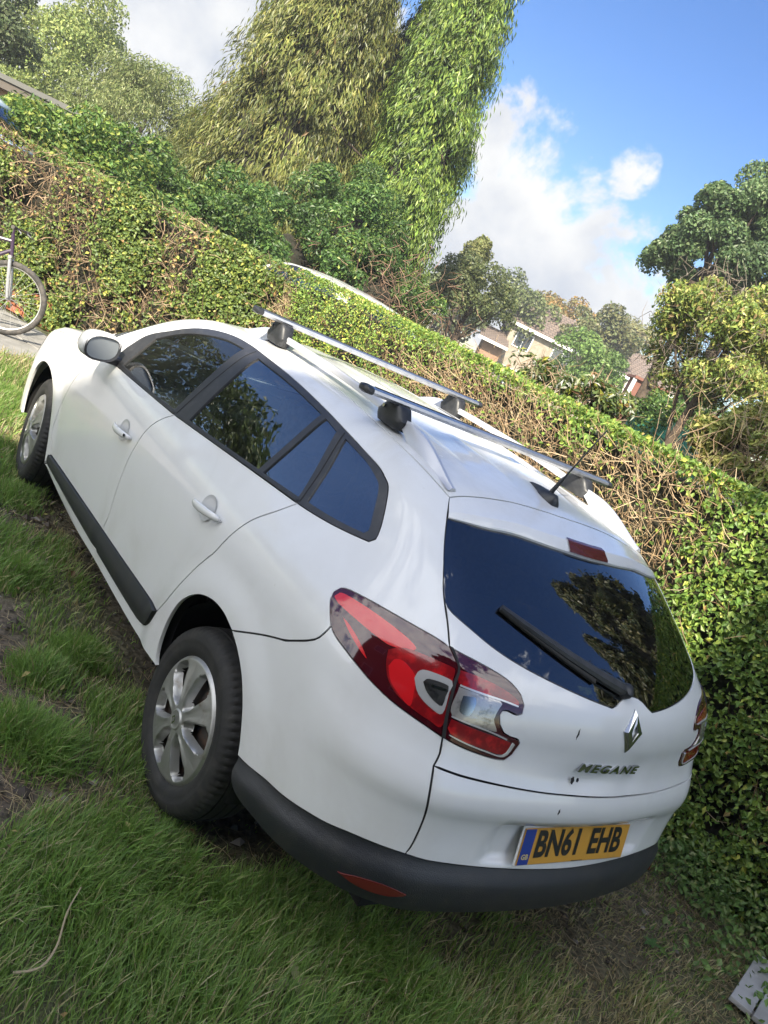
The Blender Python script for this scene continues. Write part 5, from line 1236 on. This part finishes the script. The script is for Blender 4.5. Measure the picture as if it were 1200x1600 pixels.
# ---- dense laurel-like growth along the far side of the hedge
G1 = [(0.057, 0.115, 0.032), (0.101, 0.178, 0.044), (0.158, 0.241, 0.060), (0.266, 0.310, 0.075)]
for i, (px, py, dp, rr, hh, lab, w_, gpal) in enumerate((
        (35, 205, 12.0, 1.2, .75, 'bright green shrub beside the blue car roof', [.6, 1, 1, .7], 0), (125, 240, 12.5, 1.3, .85, 'bushy green shrub below the flat roof, second from the left', [.7, 1, .9, .5], 0),
        (235, 290, 13.5, 1.4, .95, 'green shrub under the rounded pale trees', [.8, 1, .8, .3], 0), (335, 335, 14.5, 1.4, 1.0, 'dark green shrub below the weeping conifer', [1.2, 1, .4, .1], 0),
        (450, 375, 15.5, 1.5, 1.1, 'dark glossy shrub behind the white car roof', [1.4, .9, .3, .05], 0), (560, 350, 16.5, 1.25, 1.5, 'tall dark shrub between the two big conifers', [1.3, 1, .4, .05], 0),
        (590, 440, 16.0, 1.3, 1.1, 'shaded shrub with brown dead twigs at the foot of the columnar conifer', [1.3, .7, .3, .1], 1))):
    b, z = base_of(px, py, dp); z = max(z, .8)
    t = tree('laurel_shrub', lab, 'shrub', b, z - .35, (rr, rr, hh), 34, .36, 12500, .085, G1, w_, .10, 30 + i, 'dense shrubs behind the hedge', aspect=.5, shell=.5, gap=.30)
    if gpal:
        A = rng.normal(0, 1, (900, 3)) * [.7, .7, .5] + [0, -.3, z - .3]; dd = unit(rng.normal(0, 1, (900, 3)) + [0, 0, -.3])
        twigmesh('dead_twigs', A, A + dd * rng.uniform(.15, .5, (900, 1)), .008, mixc([(.24, .15, .10), (.14, .09, .06)], np.ones((900, 2))), twigm, t)
    mb = MB(); mb.lathe([(.05, z + hh * .1), (rr * .35, z - hh * .2), (rr * .5, z * .5), (rr * .5, .02)], 12); mb.build('dark_core', hedged, t)  # added dark mass for the shade inside the shrub
# ---- pale rounded trees upper left
b, z = base_of(110, 150, 30); tree('birch_tree', 'airy pale green birch rounding up behind the flat roof', 'tree', b, z + .3, (2.6, 2.6, 2.6), 30, 1.0, 27000, .13, [(0.182, 0.238, 0.077), (0.266, 0.322, 0.105), (0.350, 0.392, 0.126)], [1, 1, .6], .14, 51, gap=.30, axis=np.array([.2, 0, -1.]), axw=.5, shell=.35)
b, z = base_of(215, 215, 25); tree('willow_tree', 'silvery green willow with upswept narrow leaves, right of the birch', 'tree', b, z - .4, (2.7, 2.7, 2.4), 34, .95, 38000, .13, [(.15, .19, .07), (.22, .26, .10), (.30, .33, .14)], [1, 1, .5], .16, 52, aspect=.30, gap=.26, axis=np.array([.1, 0, 1.]), axw=.6, shell=.3)
b, z = base_of(320, 250, 28); tree('willow_tree', 'grey-green tree peeping out between the willow and the weeping conifer', 'tree', b, z - .6, (1.8, 1.8, 2.0), 20, .8, 14000, .12, [(.15, .19, .07), (.22, .26, .10), (.30, .33, .14)], [1, 1, .5], .12, 53, aspect=.35, gap=.26, shell=.3)
b, z = base_of(-20, 55, 22); tree('ash_tree', 'dark tree cut off by the top left corner of the photo', 'tree', b, z, (.9, .9, 1.6), 16, .50, 5200, .13, [(0.070, 0.098, 0.042), (0.112, 0.140, 0.063)], [1, 1], .12, 54, gap=.30)
# ---- bushy dark tree right of the conifers, with a leafy spire
b, z = base_of(745, 455, 27); tree('goat_willow', 'rounded olive-grey tree just right of the columnar conifer', 'tree', b, z - .3, (1.45, 1.45, 1.25), 40, .45, 13000, .10, [(0.091, 0.119, 0.049), (0.140, 0.168, 0.070), (0.210, 0.224, 0.091)], [1, 1, .5], .12, 61, gap=.26)
b, z = base_of(752, 400, 31); tree('cypress_tree', 'pale leaning spire rising behind the rounded olive tree', 'tree', b, z - .4, (.55, .55, 1.25), 14, .32, 3600, .13, [(.15, .17, .06), (.21, .22, .08)], [1, 1], .10, 62, gap=.2)
# ---- far trees and the houses
for i, (px, py, dp, rx, rz, lab, pal) in enumerate((
        (690, 480, 60, 3.4, 2.4, 'far green trees low behind the olive tree', 0), (805, 480, 62, 3.0, 2.2, 'far green tree left of the brown roof', 0), (880, 500, 70, 3.6, 2.3, 'autumn orange-brown tree behind the brown roof', 1),
        (945, 520, 60, 2.6, 2.3, 'far olive tree with bare tips right of the autumn tree', 2), (990, 545, 75, 3.2, 2.6, 'pale sandy-green far tree at the right end of the roofs', 3), (925, 562, 42, 2.0, 1.7, 'bright green rounded tree in front of the houses', 4),
        (600, 470, 55, 3., 2.4, 'far green tree seen under the conifers', 0))):
    P_ = [[(0.126, 0.161, 0.063), (0.182, 0.210, 0.084)], [(0.280, 0.182, 0.063), (0.196, 0.182, 0.063)], [(0.168, 0.168, 0.070), (0.126, 0.154, 0.063)], [(0.280, 0.266, 0.119), (0.210, 0.217, 0.098)], [(0.119, 0.196, 0.056), (0.168, 0.252, 0.070)]][pal]
    b, z = base_of(px, py, dp); tree('distant_tree', lab, 'tree', b, z - .5, (rx, rx, rz), 26, rx * .34, 5200, .30 if dp > 50 else .2, P_, [1, 1], .16, 70 + i, 'trees beyond the houses', gap=.2)
tile = pm('roof_tile', (.20, .15, .12), .85, noise=(1.4, (.15, .12, .10), .4, .6)); t_ = tile.node_tree; b_ = t_.nodes['Principled BSDF']
c_ = N(t_, 'ShaderNodeTexCoord'); wv_ = N(t_, 'ShaderNodeTexBrick', i_Scale=1.); wv_.inputs['Brick Width'].default_value = .34; wv_.inputs['Row Height'].default_value = .30; wv_.inputs['Mortar Size'].default_value = .03; wv_.inputs['Color1'].default_value = (.21, .16, .13, 1); wv_.inputs['Color2'].default_value = (.16, .125, .105, 1); wv_.inputs['Mortar'].default_value = (.07, .055, .045, 1)
L(t_, c_.outputs['Object'], wv_.inputs['Vector']); L(t_, wv_.outputs[0], b_.inputs['Base Color'])
wallb = pm('buff_brick', (.34, .30, .24), .9, noise=(3, (.28, .24, .18), .4, .6)); upvc = pm('white_frame', (.75, .75, .74), .4); pane = pm('window_pane', (.05, .06, .07), .05, spec=1.); ob_ = pm('orange_brick', (.32, .20, .13), .9, noise=(5, (.26, .16, .10), .4, .6))
def house(px, py, dp, ang, Lx, D_, eh, rh, label, wins, lean=False):
    """eaves' left end at px,py; front runs along ang"""
    p = at(px, py, dp); o = np.array([p[0], p[1], p[2] - eh]); h = thing('house', label, 'house', tuple(float(v) for v in o), ang, 'houses beyond the gardens')
    mb = MB(); mb.box((0, 0, -3), (Lx, D_, eh)); mb.add([(0, 0, eh), (0, D_, eh), (0, D_ / 2, eh + rh), (Lx, 0, eh), (Lx, D_, eh), (Lx, D_ / 2, eh + rh)], [(0, 2, 1), (3, 4, 5)]); mb.build('wall', wallb, h, smooth=False)
    k = .35; sl = rh / (D_ / 2)
    mb = MB()
    for s_ in (0, 1):
        y0, y1 = (-k, D_ / 2) if s_ == 0 else (D_ + k, D_ / 2); z0, z1 = eh - k * sl, eh + rh
        V = [(-k, y0, z0 + .03), (Lx + k, y0, z0 + .03), (Lx + k, y1, z1 + .03), (-k, y1, z1 + .03)]; V += [(a, b, c + .10) for a, b, c in V]
        mb.add(V, [(0, 1, 2, 3), (4, 7, 6, 5), (0, 4, 5, 1), (1, 5, 6, 2), (3, 2, 6, 7), (0, 3, 7, 4)])
    ro = mb.build('roof', tile, h, smooth=False)
    mb = MB(); mb.box((-k, -k - .12, eh - k * sl - .12), (Lx + k, -k - .005, eh - k * sl + .10)); mb.build('gutter', upvc, ro, smooth=False)
    mb = MB(); mb.lathe([(.14, 0), (.14, .55), (0, .55)], 10, ((.9, D_ / 2 - .5, eh + rh - .1), (1, 0, 0), (0, 1, 0), (0, 0, 1))); mb.build('flue_pipe', upvc, ro)
    for (x, z, w_, hh) in wins:
        mb = MB(); t = .07
        mb.box((x, -.06, z), (x + w_, -.005, z + t)); mb.box((x, -.06, z + hh - t), (x + w_, -.005, z + hh)); mb.box((x, -.06, z + t + .001), (x + t, -.005, z + hh - t - .001)); mb.box((x + w_ - t, -.06, z + t + .001), (x + w_, -.005, z + hh - t - .001)); mb.box((x + w_ / 2 - t / 2, -.06, z + t + .001), (x + w_ / 2 + t / 2, -.005, z + hh - t - .001))
        wf = mb.build('window', upvc, h, smooth=False); mb = MB(); mb.box((x + .03, -.03, z + .03), (x + w_ - .03, -.012, z + hh - .03)); mb.build('pane', pane, wf, smooth=False)
    if lean:
        mb = MB(); mb.box((-1.5, -1.2, -3), (-.01, 1.5, eh - 2.1)); mb.build('side_wall', ob_, h, smooth=False)
        mb = MB(); V = [(-2.0, -1.9, eh - 2.15), (.2, -1.9, eh - 2.15), (.2, 1.6, eh - 1.2), (-2.0, 1.6, eh - 1.2)]; V += [(a, b, c + .12) for a, b, c in V]; mb.add(V, [(3, 2, 1, 0), (4, 5, 6, 7), (0, 1, 5, 4), (1, 2, 6, 5), (2, 3, 7, 6), (3, 0, 4, 7)]); mb.build('porch_roof', tile, h, smooth=False)
        mb = MB(); mb.box((-2.05, -2.02, eh - 2.26), (.2, -1.91, eh - 2.06)); mb.build('porch_fascia', upvc, h, smooth=False)
    return h
house(806, 500, 60, math.radians(-36), 9, 6.5, 5.6, 1.9, 'buff brick house with a brown tiled roof and white gutter, seen over the hedge', [(.5, 3.9, 1.3, 1.2), (3.4, 3.9, 1.6, 1.2), (.5, 1.0, 1.4, 1.4)], True)
house(967, 575, 62, math.radians(-36), 8, 6.5, 5.0, 1.7, 'second brown tiled roof half hidden by trees right of the buff house', [(1., 3.3, 1.4, 1.1)])
# flat-roofed building top left
p = at(-12, 108, 20); o = np.array([p[0], p[1], p[2]]); fb_ = thing('garage_building', 'low flat-roofed brick building with a grey fascia at the upper left', 'building', tuple(float(v) for v in o), math.radians(-40))
mb = MB(); mb.box((-3, 0, -5), (2.35, 4, -.32)); mb.build('wall', ob_, fb_, smooth=False); mb = MB(); mb.box((-3.2, -.3, -.31), (2.6, 4.2, -.12)); mb.build('fascia', pm('brown_fascia', (.10, .085, .07), .8), fb_, smooth=False)
mb = MB(); mb.box((-3.25, -.35, -.118), (2.65, 4.25, .0)); mb.build('roof', pm('roof_felt', (.12, .12, .11), .9), fb_, smooth=False)
# brown shed between the shrubs at the right
p = at(1005, 612, 34); o = p; sh = thing('garden_shed', 'small red-brown shed glimpsed between the shrubs at the right', 'shed', tuple(float(v) for v in o), math.radians(-40))
sb = pm('shed_brown', (.20, .085, .06), .8); mb = MB(); mb.box((-.45, 0, -1.8), (.75, 1.6, .35)); mb.build('wall', sb, sh, smooth=False)
mb = MB(); mb.box((-.60, -.15, .352), (.9, 1.75, .46)); mb.build('roof', sb, sh, smooth=False); mb = MB(); mb.box((-.62, -.09, -1.8), (-.47, -.005, .34)); mb.build('corner_post', upvc, sh, smooth=False)
# green palisade fence
fp = pm('fence_green', (.03, .20, .15), .5); fe = thing('palisade_fence', 'green steel palisade fence beyond the right hedge', 'fence', (0, 0, 0))
q0, q1 = at(985, 650, 17), at(1110, 712, 13.5); dv = q1 - q0; dv[2] = 0; nn = 44; q1 = q0 + dv
for i in range(nn):
    b = q0 + dv * (i / (nn - 1)); top = b[2] + .16 + (q1[2] - q0[2]) * i / nn
    mb = MB(); e = unit(dv); f_ = np.cross(e, (0, 0, 1)); mb.box((-.033, -.006, 0), (.033, .006, top), ((b[0], b[1], 0), e, f_, (0, 0, 1))); mb.add([(b + e * -.033) * [1, 1, 0] + [0, 0, top], (b + e * .033) * [1, 1, 0] + [0, 0, top], b * [1, 1, 0] + [0, 0, top + .07]], [(0, 1, 2)]); mb.build('pale', fp, fe, smooth=False)
for z_ in (.4, float(q0[2]) - .12):
    mb = MB(); mb.box((0, .009, z_), (float(np.linalg.norm(dv)), .05, z_ + .05), ((q0[0], q0[1], 0), e, f_, (0, 0, 1))); mb.build('rail', fp, fe, smooth=False)
# ---- right-hand trees
b, z = base_of(1130, 395, 22); tree('oak_tree', 'large dark green oak filling the upper right edge', 'tree', b, z - .2, (1.9, 1.9, 2.0), 85, .40, 52000, .11, [(0.070, 0.119, 0.049), (0.112, 0.175, 0.070), (0.168, 0.224, 0.098)], [1, 1, .45], .22, 81, gap=.26, zmin=-.8, shell=.45)
b, z = base_of(1225, 340, 22); tree('oak_tree', 'dark green oak cut off by the right edge of the photo', 'tree', b, z - .2, (1.4, 1.4, 1.9), 30, .6, 24000, .115, [(0.070, 0.119, 0.049), (0.112, 0.175, 0.070), (0.168, 0.224, 0.098)], [1, 1, .45], .22, 82, gap=.28, zmin=-.8)
b, z = base_of(1140, 540, 12); ap_ = tree('cherry_tree', 'small fruit tree with curled yellow-green leaves and bare grey twigs, in front of the oak', 'tree', b, z - .0, (1.10, 1.10, .95), 46, .34, 30000, .080, [(0.168, 0.238, 0.063), (0.294, 0.350, 0.091), (0.420, 0.420, 0.126), (0.308, 0.224, 0.112)], [1, 1.2, .7, .35], .09, 83, gap=.28, aspect=.42, zmin=-.9, shell=.2, axis=np.array([0, 0, -1.]), axw=.45)
A = rng.normal(0, 1, (1300, 3)).clip(-1.4, 1.4) * [.62, .62, .5] + [0, 0, z + .05]; dd = unit(rng.normal(0, 1, (1300, 3)) + [0, 0, .2])
twigmesh('twigs', A, A + dd * rng.uniform(.1, .4, (1300, 1)), .005, mixc([(.26, .22, .17), (.17, .14, .11)], np.ones((1300, 2))), twigm, ap_)
b, z = base_of(1185, 680, 7.4); la = thing('variegated_shrub', 'yellow-green shrub with long glossy leaves at the right edge behind the hedge', 'shrub', tuple(float(v) for v in b))
cl = clumps_ell((0.10, 0, z - .15), (.50, .50, .42), 26, .16, 91); crown(la, b, cl, 4200, .105, [(.17, .22, .05), (.28, .30, .08), (.38, .36, .13), (.34, .22, .10)], [.8, 1.2, .7, .15], leafgl, aspect=.34, gap=.22, axis=np.array([0, 0, .3]), axw=.1, seed=91, shell=.3)
limbs(la, (0, 0, 0), (0, 0, z), .04, cl, n=10, seed=91)
A = rng.normal(0, 1, (500, 3)) * [.4, .4, .28] + [0, 0, z - .35]; dd = unit(rng.normal(0, .5, (500, 3)) + [0, 0, .7])
twigmesh('twigs', A, A + dd * rng.uniform(.1, .35, (500, 1)), .004, mixc([(.36, .27, .16), (.24, .17, .10)], np.ones((500, 2))), twigm, la)
b, z = base_of(1080, 640, 16); tree('elder_shrub', 'dark green shrub under the fruit tree beside the shed', 'shrub', b, z - .3, (.95, .95, .60), 20, .30, 5500, .085, G1, [1, 1, .7, .3], .06, 92, gap=.28)
b, z = base_of(1010, 690, 12); tree('elder_shrub', 'low green shrub in front of the palisade fence', 'shrub', b, z - .75, (1.3, 1.3, .45), 16, .28, 3800, .08, G1, [.8, 1, 1, .6], .05, 93, gap=.26)
# bush with white undersides on top of the right hedge
def wbush(px, py, dp, r, n, lab, seed):
    b, z = base_of(px, py, dp); t = thing('buddleia_bush', lab, 'bush', tuple(float(v) for v in b), 0, 'silvery bushes behind the hedge'); cl = clumps_ell((0, 0, z), r, 20, .11, seed)
    crown(t, b, cl, n, .075, [(.10, .15, .05), (.16, .20, .07), (.42, .44, .38), (.28, .17, .10), (.32, .33, .06)], [1.1, 1., .38, .15, .2], leafm, aspect=.34, gap=.24, seed=seed, shell=.25, axis=np.array([.3, 0, .8]), axw=.3)
    limbs(t, (0, 0, 0), (0, 0, z), .04, cl, n=12, seed=seed)
    A = rng.normal(0, 1, (90, 3)) * np.array(r) * .5 + [0, 0, z]; dd = unit(rng.normal(0, .6, (90, 3)) + [0, 0, .3]); twigmesh('twigs', A, A + dd * rng.uniform(.08, .2, (90, 1)), .004, mixc([(.36, .26, .17), (.24, .17, .11)], np.ones((90, 2))), twigm, t)
wbush(845, 588, 7.3, (.34, .34, .13), 1500, 'silvery-leaved bush rising above the hedge below the buff house', 95)
wbush(930, 622, 6.7, (.32, .32, .12), 1500, 'silvery-leaved bush on the hedge to the right, nearer the palisade fence', 96)
# ---- cars parked beyond the hedges: the same body, other paint
def shrink_copy(name, label, cat_, mats, loc, rz, sc):
    c = thing(name, label, cat_, tuple(loc), rz); c.scale = sc; skip = ('roof_bar', 'number_plate', 'plate', 'underbody', 'seat', 'exhaust', 'door_lining', 'bar_foot', 'roof_rail', 'aerial')
    for ch in car.children:
        if ch.name.split('.')[0] in skip: continue
        d = ch.copy(); COL.objects.link(d); d.parent = c
        if ch.data.materials and ch.data.materials[0] is white and mats is not None:
            d.data = ch.data.copy(); d.data.materials[0] = mats
        if ch.name.split('.')[0] == 'wheel':
            for g_ in ch.children:
                e_ = g_.copy(); COL.objects.link(e_); e_.parent = d
    return c
pw = at(560, 478, 9.3); w2 = shrink_copy('white_car', 'white car whose long roof shows as a sliver just over the hedge', 'car', None, (pw[0], pw[1] , 0), 0., (1., 1., 1.))
w2.location = (4.2, 7.9, .35)
pb = at(-52, 165, 10.5); w3 = shrink_copy('blue_car', 'pale blue car whose curved roof end shows at the left edge above the hedge', 'car', bluep, (0, 0, 0), math.radians(56), (1., 1., 1.2)); w3.location = (-.75, 10.75, .32)
# ---- what stands behind the photographer: it shades the car and shows in its windows
S2 = np.array([-.751, -.660]); E2 = np.array([.66, -.751])
def behind(a, k): p = E2 * a + S2 * k; return np.array([p[0], p[1], 0.])
def shade_tree(name, label, a, k, cz, r, n, seed, pal, size=.24, tr=.25):
    t = thing(name, label, 'tree', tuple(behind(a, k)), 0, 'trees behind the photographer'); cl = clumps_ell((0, 0, cz), r, 46, min(r) * .42, seed, -.9)
    crown(t, None, cl, n, size, pal, [1, 1, .5], leafm, aspect=.7, gap=.0, seed=seed, shell=.1); limbs(t, (0, 0, 0), (0, 0, cz), tr, cl, seed=seed)
    mb = MB(); mb.lathe([(.02, cz - r[2] * .75), (r[0] * .6, cz - r[2] * .45), (r[0] * .78, cz), (r[0] * .6, cz + r[2] * .45), (.02, cz + r[2] * .72)], 14); mb.build('dark_core', hedged, t); return t  # dark core added so the crown gives solid shade
PD = [(.05, .075, .03), (.075, .11, .035), (.11, .14, .05)]
TAN = math.tan(SUN_EL)
hb_ = thing('neighbour_house', 'tall brick house with a hipped tiled roof behind the photographer', 'house', tuple(behind(-1.5, 12)), 0)
def hp(a, k, z): p = behind(a, k) - behind(-1.5, 12); return (float(p[0]), float(p[1]), z)
mb = MB(); V = [hp(a, k, z) for z in (0, 7.3) for (a, k) in ((-6, 9.1), (2.6, 9.1), (2.6, 15), (-6, 15))]; mb.add(V, [(0, 1, 5, 4), (1, 2, 6, 5), (2, 3, 7, 6), (3, 0, 4, 7)]); mb.build('wall', brick, hb_, smooth=False)
mb = MB(); V = [hp(-6.3, 8.8, 7.3), hp(2.9, 8.8, 7.3), hp(2.9, 15.3, 7.3), hp(-6.3, 15.3, 7.3), hp(-2.4, 12, 10.75), hp(1.0, 12, 10.95)]; mb.add(V, [(0, 1, 5, 4), (1, 2, 5), (2, 3, 4, 5), (3, 0, 4), (3, 2, 1, 0)]); mb.build('roof', tile, hb_, smooth=False)
for a_ in (-4.5, -1.2, 1.4):
    for z_ in (1.2, 4.4):
        mb = MB(); o_ = np.array(hp(a_, 9.04, z_)); mb.box((0, 0, 0), (1.2, .05, 1.3), (o_, (*E2, 0), (*(-S2), 0), (0, 0, 1))); wf_ = mb.build('window', upvc, hb_, smooth=False)
        mb = MB(); mb.box((.07, .03, .07), (1.13, .056, 1.23), (o_, (*E2, 0), (*(-S2), 0), (0, 0, 1))); mb.build('pane', pane, wf_, smooth=False)
for i, (a, k, H, R) in enumerate(((3.5, 9, 16, 2.9), (7.4, 12, 11, 2.6))):
    conifer('shelter_conifer', ('dark conifer directly behind the photographer', 'taller dark conifer to the right behind the photographer', 'third dark conifer in the row behind the photographer')[i], behind(a, k), H,
            crv([0, .1, .5, .8, 1.], [R * .9, R, R * .97, R * .75, .1]), 520, 30, [(.03, .05, .02), (.05, .075, .025), (.10, .10, .04)], [1, 1, .5], 210 + i, spray=(.35, .7), wsp=.16)
for i, (x, y, H, R) in enumerate(((9.8, -2.6, 10.5, 1.5), (11.5, -.4, 14, 1.9), (9.6, -5.0, 10.5, 1.7), (13, 1.0, 13, 1.7), (12.5, -7.4, 11, 2.0))):
    conifer('garden_conifer', 'conifer %s in the garden right of the car, outside the view' % ('nearest', 'tallest', 'far right', 'left-hand', 'low right')[i], np.array([x, y, 0.]), H, crv([0, .1, .5, .8, 1.], [R * .9, R, R * .8, R * .5, .1]), 240, 26, [(.05, .07, .025), (.09, .10, .035), (.14, .13, .05)], [1, 1, .5], 230 + i, spray=(.25, .5), wsp=.09)
for i, (x, y, cz, r) in enumerate(((-5.9, 9.6, 3.0, 2.3), (-8.9, 6.8, 2.6, 1.9), (-4.9, 13.5, 3.6, 2.6))):
    t = tree('apple_tree', 'apple tree %s left of the lawn, outside the view' % ('nearest the hedge', 'farther round', 'behind the bicycle')[i], 'tree', np.array([x, y, 0.]), cz, (r, r, r * .8), 26, r * .4, 5000, .17, PD, [1, 1, .5], .14, 240 + i, 'trees left of the lawn', gap=.15)
# ------------------------------------------------------------------ the slightly hazy air
mb = MB(); mb.box((-62, -42, -7.), (122, 162, 19))
hm = bpy.data.materials.new('haze'); hm.use_nodes = True; ht = hm.node_tree; ht.nodes.clear(); ho_ = N(ht, 'ShaderNodeOutputMaterial')
hv = N(ht, 'ShaderNodeVolumePrincipled'); hv.inputs['Color'].default_value = (.93, .95, 1, 1); hv.inputs['Density'].default_value = .0018; hv.inputs['Anisotropy'].default_value = .2; L(ht, hv.outputs[0], ho_.inputs['Volume'])
hz = mb.build('haze', hm, smooth=False); tag(hz, kind='stuff')
